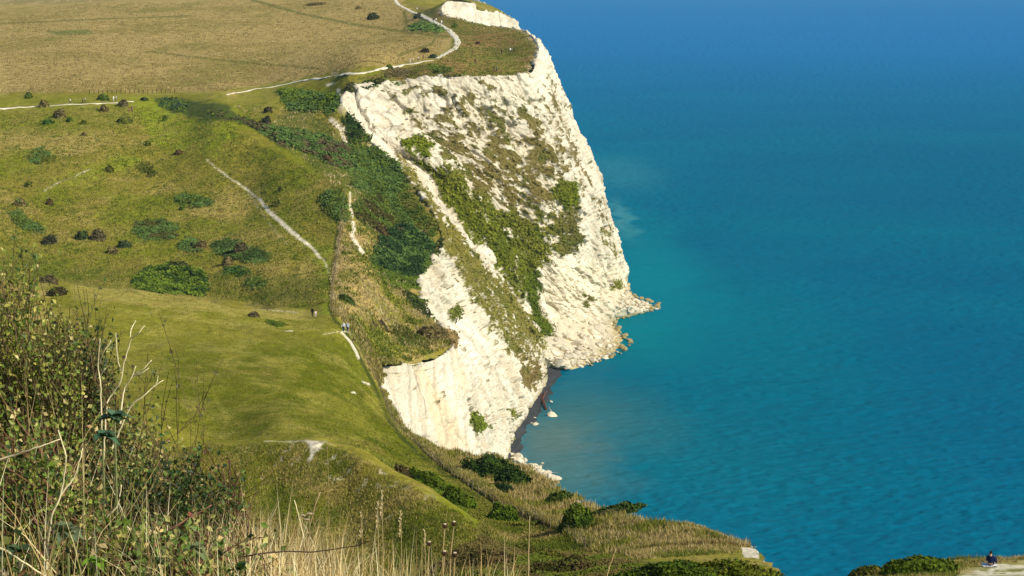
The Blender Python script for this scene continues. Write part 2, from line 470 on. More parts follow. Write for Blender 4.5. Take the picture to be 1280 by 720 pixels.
# mown hollow
C = mixc(C, C_UND, pz([(0, 322), (150, 330), (410, 352), (404, 392), (250, 372), (85, 355), (0, 350)], 8, 380, wob=6) * .6)
C = mixc(C, srgb(124, 122, 38), mown)
C = mixc(C, srgb(90, 96, 12), mown * pz([(230, 440), (440, 415), (480, 490), (640, 640), (640, 700), (420, 560), (240, 545), (170, 470)], 26, 205, 412, 8) * .95)
C = mixc(C, srgb(158, 148, 76), mown * sstep(.5, .72, nB * .5 + fbm2(X / 9, Y / 26, 3, 31) * .5) * .45)
C = mixc(C, srgb(166, 152, 84), pz([(85, 352), (250, 370), (390, 388), (390, 398), (330, 396), (200, 385), (90, 372)], 4, 370, 412) * .55)
for ln, wd in (([(90, 372), (150, 388), (240, 400), (330, 408), (430, 414)], 1.6), ([(270, 500), (285, 520), (275, 545)], 2.5)):
    C = mixc(C, srgb(160, 150, 80), sstep(wd * 2.2, 0, line_dist(U, V0, ln) + (nB - .5) * 3) * mown * .25)
C = mixc(C, srgb(90, 84, 22), mown * sstep(.58, .74, fbm2(X / 6, Y / 18, 4, 32)) * .35)
# strip of long straw between fence and edge
STRIP = [(432, 240), (446, 238), (480, 300), (520, 385), (566, 432), (500, 456), (474, 466), (482, 492), (512, 545), (590, 566), (640, 572), (700, 606), (745, 634), (820, 652), (940, 684), (930, 694), (800, 700), (738, 690), (700, 668), (600, 592), (520, 545), (470, 480), (440, 425), (418, 385), (425, 330)]
w = pz(STRIP, 1.6, 170, 530, 1.0)
st = mixc(np.broadcast_to(C_TAN, C.shape), srgb(124, 122, 46), sstep(.42, .62, fbm2(X / 6, Y / 10, 4, 33)))
st = mixc(st, srgb(92, 98, 30), sstep(.58, .74, fbm2(X / 4 + 9, Y / 7, 3, 34)) * .7)
C = C + (st - C) * w[..., None]
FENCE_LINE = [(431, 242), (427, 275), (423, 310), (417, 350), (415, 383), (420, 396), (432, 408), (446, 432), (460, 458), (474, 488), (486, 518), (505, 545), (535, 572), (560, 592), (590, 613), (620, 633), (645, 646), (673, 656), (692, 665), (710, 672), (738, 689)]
C = mixc(C, srgb(52, 62, 20), sstep(3.4, 1.2, line_dist(U, V0, [(a - 3, b + 2) for a, b in FENCE_LINE]) + (nC_ - .5) * 2) * vis * (Y > 165) * (Y < 530) * .85)  # shadow beside fence and long grass, painted into the turf as dark green
# headland top
w = pz([(566, 48), (560, 70), (540, 78), (440, 100), (440, 112), (660, 96), (675, 60), (650, 34), (548, 12), (505, 3), (540, 22)], 2, 600, 1200, 1)
hd = mixc(np.broadcast_to(C_HEAD, C.shape), srgb(140, 118, 70), sstep(.45, .65, fbm2(X / 14, Y / 22, 4, 35)))
hd = mixc(hd, srgb(84, 94, 36), sstep(.56, .74, fbm2(X / 8, Y / 16, 3, 36)) * .7)
C = C + (hd - C) * w[..., None]
C = mixc(C, srgb(116, 122, 48), pz([(560, 72), (580, 64), (640, 72), (655, 88), (600, 88)], 3, 600) * .5)
C = mixc(C, srgb(134, 106, 66), pz([(590, 40), (630, 42), (650, 52), (620, 60), (595, 52)], 3, 600) * .6)
# the spur
w = pz([(250, 556), (330, 553), (400, 552), (450, 572), (520, 612), (580, 646), (660, 700), (600, 740), (200, 740)], 2, 100, 206, 1)
sp = mixc(np.broadcast_to(srgb(108, 106, 34), C.shape), srgb(146, 130, 74), sstep(.48, .68, fbm2(X / 3.5, Y / 4, 4, 37)))
sp = mixc(sp, srgb(86, 92, 18), sstep(.5, .66, fbm2(X / 6, Y / 8, 4, 38)) * .8)
C = C + (sp - C) * w[..., None]
C = mixc(C, srgb(96, 106, 20), pz([(250, 600), (360, 600), (380, 640), (330, 680), (240, 660)], 8, 100, 206) * .7)
C = mixc(C, srgb(122, 110, 62), (sstep(5, 1, line_dist(U, V0, [(330, 600), (380, 598), (420, 620), (470, 650), (520, 660)])) * vis * (Y < 206)) * .5)
# brown bramble floor at the bottom
C = mixc(C, srgb(92, 84, 44), pz([(560, 690), (640, 676), (720, 690), (800, 700), (840, 730), (500, 740)], 6, 100, 190, 3) * .8)
# near right shelf
w = ((U > 990) & (Y < 140)) * 1.0
C = mixc(C, mixc(np.broadcast_to(srgb(118, 122, 38), C.shape), srgb(150, 136, 78), sstep(.45, .65, nC_)), w)
# scrub floors (soil and low leaves under the brambles)
SCRUB_FLOOR = [([(347, 112), (420, 122), (426, 130), (418, 141), (362, 139)], 560), ([(300, 150), (345, 160), (440, 188), (440, 214), (400, 202), (350, 182)], 500), ([(440, 190), (500, 205), (510, 238), (495, 246), (440, 216)], 500),
               ([(398, 246), (432, 240), (436, 276), (424, 281)], 480), ([(440, 256), (480, 246), (492, 282), (468, 290), (446, 272)], 470), ([(478, 286), (516, 282), (545, 310), (540, 322), (525, 346), (490, 346), (464, 326)], 430),
               ([(464, 330), (525, 346), (525, 362), (485, 360)], 420), ([(500, 362), (560, 396), (556, 406), (525, 392)], 400), ([(430, 150), (442, 140), (472, 172), (463, 180), (436, 180)], 560), ([(190, 122), (285, 130), (300, 150), (250, 152), (205, 136)], 560)]
for poly, yl in SCRUB_FLOOR:
    C = mixc(C, srgb(58, 72, 34), pz(poly, 3, yl, 680, 2) * .85)
for poly in ([(380, 128), (440, 186), (500, 206), (545, 320), (500, 345), (440, 250), (330, 160)],):
    C = mixc(C, srgb(66, 80, 30), pz(poly, 8, 420, 680, 5) * .75)
# bare chalk scars
def scar(ln, wd, yl, yh, thr=.42, a=.95):
    ww = np.interp(np.arange(len(ln)), np.linspace(0, len(ln) - 1, len(wd)), wd)
    m = np.zeros(U.shape)
    sel = vis & (Y >= yl) & (Y <= yh)
    uu = U[sel]; vv = V0[sel]; acc = np.full(uu.shape, -9.0)
    for i in range(len(ln) - 1):
        acc = np.maximum(acc, (ww[i] + ww[i + 1]) / 2 - line_dist(uu, vv, ln[i:i + 2]))
    m[sel] = sstep(-.5, .5, acc + (nC_[sel] - thr) * 1.2)
    return m * a
for args in (([(258, 200), (270, 210), (290, 225), (310, 237), (325, 250)], [.4, .9, .7, 1.2, .8], 450, 640, .5),
             ([(325, 250), (335, 263), (355, 281), (372, 295), (388, 308), (400, 322)], [1.6, 2.5, 2.8, 2.5, 1.7, 1.0], 440, 640, .4),
             ([(388, 308), (405, 325), (410, 336), (412, 350)], [1.0, .9, .7, .4], 420, 640, .4, .65),
             ([(310, 240), (330, 270), (345, 290), (360, 305)], [.5, .5, .5], 430, 640, .5, .5),
             ([(438, 240), (437, 255), (441, 270)], [.9, 1.4, 1.0], 430, 560, .45), ([(441, 278), (443, 286), (440, 295), (447, 306), (453, 316)], [1.8, 2.4, 1.9, 2.8], 430, 540, .4),
             ([(427, 416), (437, 426), (445, 440), (448, 447)], [1.2, 1.8, 1.5, 2.0], 330, 380, .5, .8),
             ([(404, 418), (428, 414), (442, 416)], [.3, .6, .4], 330, 400, .5, .7),
             ([(423, 113), (424, 124), (428, 135)], [2.8, 2.0, 1.6], 560, 680, .35), ([(414, 150), (428, 162), (433, 176), (440, 184)], [2.5, 4, 3.5, 2.5], 540, 680, .4),
             ([(55, 238), (75, 228), (100, 216), (112, 211)], [.5, .8, .6, .9], 450, 640, .5, .6), ([(330, 552), (360, 551), (405, 552)], [.4, .5, .7], 150, 206, .5, .8),
             ([(408, 106), (418, 104)], [1.0, 1.0], 600, 680, .4), ([(453, 477), (462, 480)], [1.0, 1.2], 300, 400, .45), ([(440, 490), (444, 491)], [.7, .7], 250, 400, .4),
             ([(318, 386), (350, 389), (372, 391)], [.6, .5, .5], 360, 412, .5, .5), ([(355, 414), (366, 414)], [.5, .5], 300, 412, .45), ([(473, 324), (475, 312)], [.8, .8], 430, 520, .4)):
    C = mixc(C, C_CHALK, scar(*args))
C = mixc(C, C_CHALK, pz([(383, 551), (409, 551), (400, 560), (390, 572), (384, 581), (388, 566)], .9, 150, 206, .8) * sstep(.3, .5, nC_) * .9)
spk = sstep(.74, .80, n2(X / .55, Y / .9, 41)) * sstep(.55, .7, fbm2(X / 12, Y / 12, 2, 42))
C = mixc(C, C_CHALK, spk * pz([(335, 555), (410, 556), (540, 622), (600, 664), (470, 660), (420, 600), (340, 590)], 8, 150, 206) * .8)
C = mixc(C, srgb(234, 228, 208), pz([(1208, 717), (1230, 712), (1242, 707), (1300, 703), (1300, 730), (1180, 730)], 2.0, 90, 140, 3) * sstep(.36, .48, nC_) * .9)
C = mixc(C, srgb(176, 164, 124), pz([(1190, 712), (1300, 698), (1300, 730), (1170, 728)], 6, 100, 130, 3) * .35)
C = mixc(C, srgb(186, 164, 120), (sstep(2.2, .6, line_dist(U, V0, [(845, 665), (870, 680), (900, 692)])) * vis * (Y < 190)) * .6)
# bare edge of the turf along the cliff top
near_e = np.full(X.shape, 1e9)
sel = (Y > 110) & (Y < 1200) & (U > 300)
near_e[sel] = line_dist(X[sel], Y[sel], EDGE_XYZ[:, :2])
C = mixc(C, srgb(196, 180, 146), sstep(2.4, .3, near_e + (nB - .5) * 5) * .55 * (Y > 560))
C = mixc(C, C_CHALK, pz([(926, 686), (946, 682), (949, 699), (930, 696)], .6, 140, 172, .1))
C = mixc(C, srgb(156, 146, 62), mown * sstep(.5, .66, fbm2(X / 3.5, Y / 14, 4, 43)) * .28)
C *= (0.92 + 0.34 * nC_)[..., None] * np.array([1.06, 1.03, .95])

# ------------------------------------------------------------------ keep what lies inland of the cliff edge
poly_in = np.concatenate([EDGE_XYZ[:, :2], [[-200, 4300], [-9000, 4300], [-9000, -60], [900, -60], [900, 60], [120, 124]]])
wob = np.clip((Y - 100) / 80, 0, 1) * (1 - .75 * sstep(1, 0, np.abs(Y - 460) / 60))
inl = in_poly(X + (fbm2(X / 2.5, Y / 2.5, 2, 51) - .5) * 1.6 * wob, Y + (fbm2(X / 2.5, Y / 2.5, 2, 52) - .5) * 1.6 * wob, poly_in)
R_, K_ = X.shape
idx = np.arange(R_ * K_).reshape(R_, K_)
q = np.stack([idx[:-1, :-1], idx[:-1, 1:], idx[1:, 1:], idx[1:, :-1]], -1)
keep = inl[:-1, :-1] & inl[:-1, 1:] & inl[1:, 1:] & inl[1:, :-1]
q = q[keep]
used = np.zeros(R_ * K_, bool); used[q.ravel()] = True
remap = np.cumsum(used) - 1
PV = np.stack([X, Y, Z], -1).reshape(-1, 3)[used]
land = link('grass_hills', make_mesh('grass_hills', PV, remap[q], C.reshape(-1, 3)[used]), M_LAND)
tag(land, kind='structure')
inl_f = inl

# picking ground points through the picture
VM = v_of_slope((H - Z) / Y)
VM = np.where(inl, VM, 1e9)
VC = np.minimum.accumulate(VM, axis=0)
def ground(u, v, ymin=0.0):
    """point of the turf seen at picture position (u, v), or None"""
    c = int(np.clip(np.searchsorted(ucols, u), 1, K_ - 1))
    if abs(ucols[c - 1] - u) < abs(ucols[c] - u): c -= 1
    r0 = int(np.searchsorted(yrows, ymin))
    col = VC[:, c] if r0 == 0 else np.minimum.accumulate(VM[r0:, c])
    r = int(np.searchsorted(-col, -v))
    if r >= len(col): return None
    r += r0
    y = Y[r, c]; z = Z[r, c]
    return np.array([(u - 640.0) / F * y / (CP + (360 - v) / F * SP), y, z])
def ground_z(x, y):             # height of the turf at world x, y
    r = int(np.clip(np.searchsorted(yrows, y), 1, R_ - 1))
    t = (y - yrows[r - 1]) / (yrows[r] - yrows[r - 1])
    zz = []
    for k in (r - 1, r):
        c = int(np.clip(np.searchsorted(X[k], x), 1, K_ - 1))
        s = (x - X[k, c - 1]) / (X[k, c] - X[k, c - 1])
        zz.append(Z[k, c - 1] * (1 - s) + Z[k, c] * s)
    return zz[0] * (1 - t) + zz[1] * t
def many_ground(us, vs, ymin=0.0):
    out = [ground(a, b, ymin) for a, b in zip(us, vs)]
    ok = np.array([p is not None for p in out])
    return np.array([p for p in out if p is not None]).reshape(-1, 3), ok
def sample_poly(poly, n, rng=RNG):
    poly = np.asarray(poly, float); lo = poly.min(0); hi = poly.max(0); P = np.zeros((0, 2))
    while len(P) < n:
        a = rng.uniform(lo, hi, (n * 2, 2)); P = np.concatenate([P, a[in_poly(a[:, 0], a[:, 1], poly)]])
    return P[:n]
# ================================================================== CLIFFS
def colm(*p):                    # column of a cliff face: picture points with distance, or ('w', x, y, z)
    o = []
    for a in p:
        if a[0] == 'w': o.append(np.array(a[1:], float))
        elif a[0] == 'e': o.append(edge_point(a[1], a[2]) - np.array([0, 0, 0.1]))
        else: o.append(unp(*a))
    return np.array(o)

def resample(P, n, lip=None):
    d = np.concatenate([[0], np.cumsum(np.linalg.norm(np.diff(P, axis=0), axis=1))])
    return hermite(d, P, np.linspace(0, d[-1], n))

def loft(cols, per, rows):
    """cols: list of (k,3); per: number of grid columns between neighbours"""
    G = np.array([resample(c, rows) for c in cols])
    ch = np.linalg.norm(np.diff(G, axis=0), axis=2).mean(1)
    t = np.concatenate([[0], np.cumsum(np.maximum(ch, .5))])
    T = np.concatenate([np.linspace(t[i], t[i + 1], per[i], endpoint=False) for i in range(len(cols) - 1)] + [[t[-1]]])
    return hermite(t, G, T)

def grid_faces(n, m):
    i = np.arange(n * m).reshape(n, m)
    return np.stack([i[:-1, :-1], i[:-1, 1:], i[1:, 1:], i[1:, :-1]], -1).reshape(-1, 4)

def n3(x, y, z, s):              # cheap 3-D noise: three planes
    return (n2(x, y, s) + n2(y + 31, z, s + 1) + n2(z - 17, x + 5, s + 2)) / 3
def f3(x, y, z, o, s):
    a = 1.0; t = 0.0; r = 0.0
    for k in range(o):
        f = 2.03 ** k; r = r + a * n3(x * f + 7 * k, y * f, z * f - 3 * k, s + 5 * k); t += a; a *= .5
    return r / t

GREENS = [  # picture polygons of turf and scrub on the faces: (poly, cover 0..1, colour, softness)
    ([(522, 205), (545, 208), (560, 204), (577, 215), (585, 243), (603, 250), (615, 266), (635, 266), (652, 276), (668, 286), (688, 300), (690, 312), (680, 322), (668, 335), (667, 362), (671, 395), (692, 415), (684, 442), (668, 412), (655, 372), (632, 345), (596, 298), (572, 268), (548, 236)], .72, (98, 102, 28), 11),
    ([(686, 236), (700, 225), (717, 224), (719, 252), (708, 260), (692, 248)], .92, (96, 104, 22), 4),
    ([(695, 264), (722, 262), (725, 296), (714, 312), (703, 316), (694, 298)], .85, (96, 92, 44), 5),
    ([(500, 176), (520, 170), (542, 182), (538, 200), (515, 196)], .85, (98, 108, 20), 4),
    ([(668, 340), (672, 400), (692, 416), (690, 436), (676, 426), (655, 372), (652, 345)], .9, (66, 84, 18), 4),
    ([(590, 180), (650, 165), (700, 178), (706, 225), (690, 262), (640, 262), (600, 248), (575, 215)], .56, (112, 100, 54), 22),
    ([(510, 140), (600, 130), (690, 150), (700, 200), (620, 215), (560, 205), (520, 175)], .45, (112, 102, 58), 25),
    ([(480, 115), (690, 105), (700, 140), (600, 150), (500, 140)], .27, (112, 104, 62), 15),
    ([(690, 120), (705, 160), (725, 215), (745, 260), (762, 290), (750, 262), (712, 190), (694, 150)], .42, (120, 106, 66), 6),
    ([(640, 265), (700, 262), (700, 318), (668, 330), (640, 300)], .6, (104, 100, 40), 12),
    ([(498, 196), (522, 232), (556, 290), (600, 335), (640, 372), (672, 420), (682, 446), (640, 410), (606, 380), (575, 335), (556, 305), (530, 262), (505, 222)], .68, (118, 110, 52), 9),
    ([(556, 300), (575, 322), (608, 352), (645, 400), (660, 440), (640, 445), (618, 420), (600, 395), (580, 350)], .60, (112, 106, 48), 8),
    ([(524, 282), (548, 268), (600, 332), (590, 340), (560, 316)], .66, (116, 108, 46), 7),
    ([(748, 285), (758, 290), (768, 318), (764, 322)], .75, (118, 112, 62), 3),
    ([(640, 420), (652, 418), (668, 450), (676, 470), (668, 486), (655, 478)], .60, (116, 104, 56), 5),
    ([(664, 456), (672, 452), (674, 472), (668, 482), (655, 480)], .9, (112, 96, 56), 3),
    ([(586, 520), (600, 524), (606, 534), (595, 538), (586, 534)], .95, (92, 102, 30), 3),
    ([(632, 512), (642, 514), (646, 524), (634, 522)], .9, (104, 104, 34), 2),
    ([(560, 385), (568, 388), (570, 400), (562, 398)], .8, (92, 96, 36), 2),
    ([(545, 408), (572, 420), (572, 432), (556, 430), (545, 420)], .8, (132, 112, 68), 4),
    ([(726, 372), (740, 372), (738, 380), (728, 380)], .8, (104, 100, 50), 2),
    ([(762, 352), (775, 354), (772, 362), (764, 361)], .8, (104, 104, 44), 2),
]
STAINS = [([(517, 458), (534, 456), (562, 510), (586, 560), (556, 560), (534, 504)], (222, 194, 148), .6, 4),
          ([(558, 436), (574, 430), (584, 520), (587, 545), (576, 500)], (220, 194, 150), .45, 4),
          ([(690, 330), (780, 330), (785, 375), (690, 385)], (238, 224, 186), .5, 18),
          ([(540, 375), (600, 420), (590, 480), (560, 430)], (246, 240, 222), .4, 14)]

def finish_cliff(name, G, disp=1.0, label_kind='structure', topfade=3.0, lo=.25):
    n, m, _ = G.shape
    du = np.gradient(G, axis=0); dv = np.gradient(G, axis=1)
    N = np.cross(du, dv); N /= np.linalg.norm(N, axis=2, keepdims=True) + 1e-9
    if (N @ np.array([.7, -.7, .25])).mean() < 0: N = -N
    s = np.cumsum(np.linalg.norm(du, axis=2).mean(1))[:, None] * np.ones((1, m))
    t = np.cumsum(np.linalg.norm(dv, axis=2), axis=1)
    x, y, z = G[..., 0], G[..., 1], G[..., 2]
    u, v = proj(x, y, z)
    # turf cover on the face
    spot = .6 * n2(s / 1.7, t / 1.1, 61) + .4 * n2(s / .6, t / .5, 62)
    blot = .6 * fbm2(s / 4.5, t / 3.5, 4, 63) + .4 * spot
    strk = .65 * fbm2(s / 1.5, t / 9.0, 3, 64) + .35 * spot
    blot = (blot - blot.mean()) / blot.std(); strk = (strk - strk.mean()) / strk.std()
    cov = np.zeros(u.shape); cc = np.zeros(u.shape + (3,)); wsum = np.zeros(u.shape) + 1e-6
    for poly, c, colr, soft in GREENS:
        sd = poly_sd(u, v, poly)
        w = sstep(-soft, soft * .6, sd + blot * 1.5)
        cov = np.maximum(cov, c * w)
        cc += srgb(*colr) * (w * c ** 2)[..., None]; wsum += w * c ** 2
    cc /= wsum[..., None]
    rid = sstep(-4, 4, poly_sd(u, v, GREENS[10][0])) + sstep(-4, 4, poly_sd(u, v, GREENS[11][0])) + sstep(-3, 3, poly_sd(u, v, GREENS[12][0]))
    fld = np.where(rid > .5, strk, blot)
    thr = 1.95 - 4.7 * cov                            # cover .5 -> threshold about .3 sigma
    veg = sstep(thr - .12, thr + .22, fld) * (cov > .02)
    veg = np.where(cov < .02, sstep(2.35, 2.6, blot) * .8, veg)
    speck = n2(s / .85, t / .7, 78) * .6 + n2(s / .4, t / .35, 79) * .4
    veg = np.maximum(veg, sstep(.64, .72, speck) * sstep(.3, .55, fbm2(s / 9, t / 8, 2, 80)) * sstep(70, 40, np.hypot((u - 600) / 1.6, v - 165)) * .9)
    cc = np.where((wsum > .01)[..., None], cc, srgb(116, 104, 62))
    # relief
    gul = fbm2(s / 7.0, t / 45.0, 3, 65) - .5
    rib = np.abs(fbm2(s / 3.2, t / 22.0, 3, 66) - .5)
    blk = f3(x / 4.0, y / 4.0, z / 3.0, 4, 67) - .5
    big = f3(x / 17.0, y / 17.0, z / 20.0, 2, 68) - .5
    bed = n2(z / .9 + gul * 3, s / 60.0, 69) - .5
    fade = (lo + (1 - lo) * sstep(0, topfade, t)) * sstep(-1, 4, z)
    wx = s + (n2(s / 3, t / 3, 84) - .5) * 2.4; wt = t + (n2(s / 3 + 9, t / 3, 85) - .5) * 2.4
    F1, e1 = facets(wx / 7.5, wt / 13.0, 200, .9, .35)
    F2, e2 = facets(wx / 2.6, wt / 4.6, 210, .9, .45)
    F3, e3 = facets(wx / .95, wt / 1.35, 220, .8, .5)
    fine = f3(x / .7, y / .7, z / .6, 2, 77) - .5
    crack = sstep(.10, .0, e1) * .7 + sstep(.12, 0, e2) * .3
    D = (big * 3.0 + gul * 2.2 + F1 * 1.5 + F2 * .62 + F3 * .26 + fine * .45 + bed * .35 - crack) * disp
    D = D - D.mean()
    D *= 1 - .55 * sstep(-6, 6, poly_sd(u, v, [(470, 450), (570, 430), (590, 570), (500, 560)]))
    D = D * (1 - .45 * veg) + veg * (.35 + .8 * (n2(s / .55, t / .5, 70) - .3))
    D = np.where(t < 4.0, np.maximum(D, -.15), D)
    P = G + N * (D * fade)[..., None]
    # chalk
    c = np.broadcast_to(srgb(228, 217, 190), P.shape).copy()
    c = mixc(c, srgb(186, 172, 140), sstep(.45, .7, f3(x / 10, y / 10, z / 14, 3, 71)) * .6)
    c = mixc(c, srgb(160, 153, 138), sstep(.54, .75, f3(x / 2.2, y / 2.2, z / 1.6, 3, 72)) * .5)
    c = mixc(c, srgb(170, 164, 146), sstep(.735, .76, f3(x / 1.6, y / 1.6, z / 1.0, 2, 73)) * .6)
    for poly, colr, a, soft in STAINS:
        c = mixc(c, srgb(*colr), sstep(-soft, soft, poly_sd(u, v, poly)) * a * (.6 + .8 * n2(s / 2.2, t / 9, 74)).clip(0, 1))
    c = mixc(c, srgb(136, 128, 108), np.clip(sstep(.07, .0, e2) * .35 + sstep(.06, 0, e1) * .45 + sstep(.10, 0, e3) * .22, 0, .6))
    c = mixc(c, srgb(150, 144, 128), sstep(.62, .72, n2(z / .55 + gul * 6, s / 45.0, 86)) * .30 * sstep(.4, .6, f3(x / 9, y / 9, z / 6, 2, 89)))
    c = mixc(c, srgb(166, 152, 124), sstep(.55, .75, fbm2(s / 2.2, t / 26.0, 3, 90)) * .4)
    c = mixc(c, srgb(128, 110, 84), sstep(1.3, .2, line_dist(u, v, [(516, 457), (521, 472), (531, 500), (534, 522)]) + (n2(s / .8, t / .8, 92) - .5)) * .6)
    c = mixc(c, srgb(150, 138, 96), sstep(3.2, .6, z) * .7)
    cc = cc * (.75 + .5 * n2(s / 1.1, t / 1.1, 75))[..., None]
    cc = mixc(cc, srgb(70, 84, 20), sstep(.55, .75, fbm2(s / 5, t / 5, 3, 76)) * .5)
    c = mixc(c, cc, veg)
    o = link(name, make_mesh(name, P.reshape(-1, 3), grid_faces(n, m), c.reshape(-1, 3)), M_CHALK)
    tag(o, kind=label_kind)
    VEG[name] = (P, N, cc, veg, cov)
    return o, P
VEG = {}

def skirt_column(e, out=(0.35, -0.05), prev=None, nxt=None):
    p = edge_point(e[0], e[2])
    t = np.array(nxt[:2]) - np.array(prev[:2]); nrm = np.array([t[1], -t[0]]); nrm /= np.linalg.norm(nrm)
    r = p[2]
    q = lambda k, zz: np.array([p[0] + nrm[0] * k * r, p[1] + nrm[1] * k * r, zz])
    return np.array([p - [nrm[0] * 1.2, nrm[1] * 1.2, 1.4], p - [0, 0, .12], q(.05, r * .8), q(.12, r * .5), q(.18, r * .2), q(.22, -2)])

def skirts(i0, i1):
    return [skirt_column(EDGE[i], prev=EDGE_XYZ[max(i - 1, 0)], nxt=EDGE_XYZ[min(i + 1, len(EDGE) - 1)]) for i in range(i0, i1)]
iN = next(i for i, e in enumerate(EDGE) if e[0] == 474 and e[1] == 464)

def lipped(c):                   # start a column a little inland and below the turf
    d = c[1] - c[0]; h = np.array([d[0], d[1], 0]); h /= np.linalg.norm(h) + 1e-9
    return np.concatenate([[c[0] - h * 1.3 - [0, 0, 1.6]], c])
near_cols = skirts(0, iN)
B = [colm(('e', 478, 370), ('w', -17.0, 369, 30), ('w', -14.5, 368, 14), ('w', -13, 368, -2)),
     colm(('e', 474, 390), (478, 488, 386), (486, 528, 382), ('w', -17, 380, 14), ('w', -15, 378, -2)),
     colm(('e', 500, 400), (503, 495, 396), (510, 545, 391), ('w', -15, 389, 14), ('w', -12.5, 386, -2)),
     colm(('e', 540, 415), (545, 500, 410), (553, 556, 405), ('w', -10.5, 402, 12), ('w', -8, 399, -2)),
     colm(('e', 566, 427), (577, 500, 423), (586, 562, 420), ('w', -6, 417, 10), ('w', -4, 414, -2)),
     colm(('e', 556, 437), (580, 470, 436), (603, 540, 440), ('w', -4.4, 444, 8), ('w', -2.5, 448, -2)),
     colm(('e', 533, 448), (568, 437, 456), (608, 505, 466), (628, 552, 478), ('w', -.5, 484, -2)),
     colm(('e', 527, 465), (566, 400, 478), (614, 470, 494), (640, 530, 508), ('w', 1.5, 522, -2)),
     colm(('e', 527, 474), (572, 388, 494), (628, 452, 515), (658, 512, 534), ('w', 4.0, 549, -2)),
     colm(('e', 545, 495), (590, 372, 516), (642, 435, 545), (676, 490, 566), ('w', 8.0, 577, -2)),
     colm(('e', 554, 508), (596, 348, 534), (645, 412, 562), (684, 468, 586), ('w', 11.0, 604, -2)),
     colm(('e', 543, 530), (580, 312, 546), (630, 370, 570), (678, 446, 600), ('w', 12.5, 613, -2)),
     colm(('e', 520, 556), (568, 284, 560), (607, 330, 567), (652, 396, 588), (692, 452, 614), ('w', 13.5, 620, -2)),
     colm(('e', 495, 578), (526, 236, 590), (585, 308, 600), (645, 382, 612), (700, 452, 624), ('w', 14.5, 626, -2)),
     colm(('e', 468, 600), (520, 222, 606), (597, 300, 612), (655, 378, 622), (712, 446, 632), ('w', 18.0, 634, -2)),
     colm(('e', 441, 612), (500, 195, 613), (565, 232, 613), (620, 300, 617), (668, 372, 628), (722, 436, 642), ('w', 21.0, 640, -2))]
A = [colm(('e', 428, 620), (478, 170, 616), (560, 215, 614), (622, 288, 622), (672, 362, 634), (730, 428, 648), ('w', 23.5, 646, -2)),
     colm(('e', 438, 626), (500, 160, 620), (572, 215, 618), (628, 285, 624), (678, 358, 636), (742, 424, 655), ('w', 26.5, 655, -2)),
     colm(('e', 480, 632), (530, 162, 626), (592, 220, 624), (642, 282, 630), (690, 352, 641), (752, 416, 664), ('w', 29.5, 666, -2)),
     colm(('e', 530, 636), (572, 157, 631), (622, 217, 630), (666, 280, 636), (705, 345, 647), (760, 408, 674), ('w', 32.5, 680, -2)),
     colm(('e', 580, 640), (615, 152, 637), (657, 208, 638), (692, 268, 645), (724, 332, 659), (768, 398, 690), ('w', 35, 696, -2)),
     colm(('e', 630, 645), (656, 147, 644), (687, 197, 647), (713, 257, 655), (739, 322, 672), (774, 390, 704), ('w', 37.5, 712, -2)),
     colm(('e', 662, 652), (689, 142, 655), (711, 192, 660), (732, 252, 671), (753, 312, 690), (781, 380, 722), ('w', 40, 732, -2)),
     colm(('e', 670, 690), (695, 125, 685), (717, 175, 692), (740, 228, 702), (754, 290, 720), (782, 364, 752), ('w', 41.5, 762, -2)),
     colm(('e', 674, 735), (692, 92, 735), (711, 140, 742), (735, 188, 750), (755, 252, 764), (770, 306, 786), ('w', 42.0, 806, -2)),
     colm(('e', 662, 800), (682, 75, 812), ('w', 17, 822, 62), ('w', 25, 832, 35), ('w', 34, 846, -2)),
     colm(('e', 645, 870), ('w', 6, 878, 70), ('w', 16, 884, 35), ('w', 26, 890, -2)),
     colm(('e', 625, 900), ('w', 0, 912, 70), ('w', 8, 922, 35), ('w', 16, 935, -2))]
i0 = next(i for i, e in enumerate(EDGE) if e[0] == 590 and e[2] == 920)
FARC = skirts(i0, len(EDGE))
near_cols[-1] = lipped(B[0])
near_G = loft(near_cols, [14] * (len(near_cols) - 1), 160)
near_cliff, _ = finish_cliff('near_cliff', near_G, disp=.5, topfade=9.0, lo=0.0)
cols = near_cols[-3:-1] + [lipped(c) for c in B + A]
per = [14, 14, 16, 22, 42, 44, 34, 30, 30, 30, 30, 36, 30, 34, 34, 30, 26, 22, 24, 36, 40, 40, 40, 36, 40, 40, 30, 24, 16]
MG = loft(cols, per, 430)
main_cliff, MP = finish_cliff('chalk_cliff', MG)
far_G = loft(FARC, [26] * (len(FARC) - 1), 110)
far_cliff, _ = finish_cliff('far_cliff', far_G, disp=.7)

# leafy growth rooted on the green ledges of the face
_P, _N, _c, _v1, _cv = [a.reshape(-1, a.shape[-1]) if a.ndim == 3 else a.ravel() for a in VEG['chalk_cliff']]
r_ = np.random.default_rng(55); k_ = np.nonzero((_v1 > .7) & (_P[:, 2] > 2) & (_P[:, 1] < 800))[0]
g_ = _c[k_, 1] / (_c[k_, 0] + 1e-6); k_ = r_.choice(k_, 15000, p=(lambda q: q / q.sum())(np.where(g_ > .98, 1.0, .35) * (.3 + _cv[k_])))
n_ = len(k_); nn = _N[k_] * .5 + np.array([.2, -.3, .8]) + r_.normal(size=(n_, 3)) * .5
V, Fc, Cc = leaf_cards(_P[k_] + _N[k_] * r_.uniform(0, .45, (n_, 1)) + r_.normal(size=(n_, 3)) * .25, nn, .5 * r_.uniform(.5, 1.4, n_), _c[k_] * r_.uniform(.95, 1.9, (n_, 1)), 1.5, seed=56)
tag(link('cliff_plants', make_mesh('cliff_plants', V, Fc, Cc, False), M_FAR_LEAF), kind='stuff')

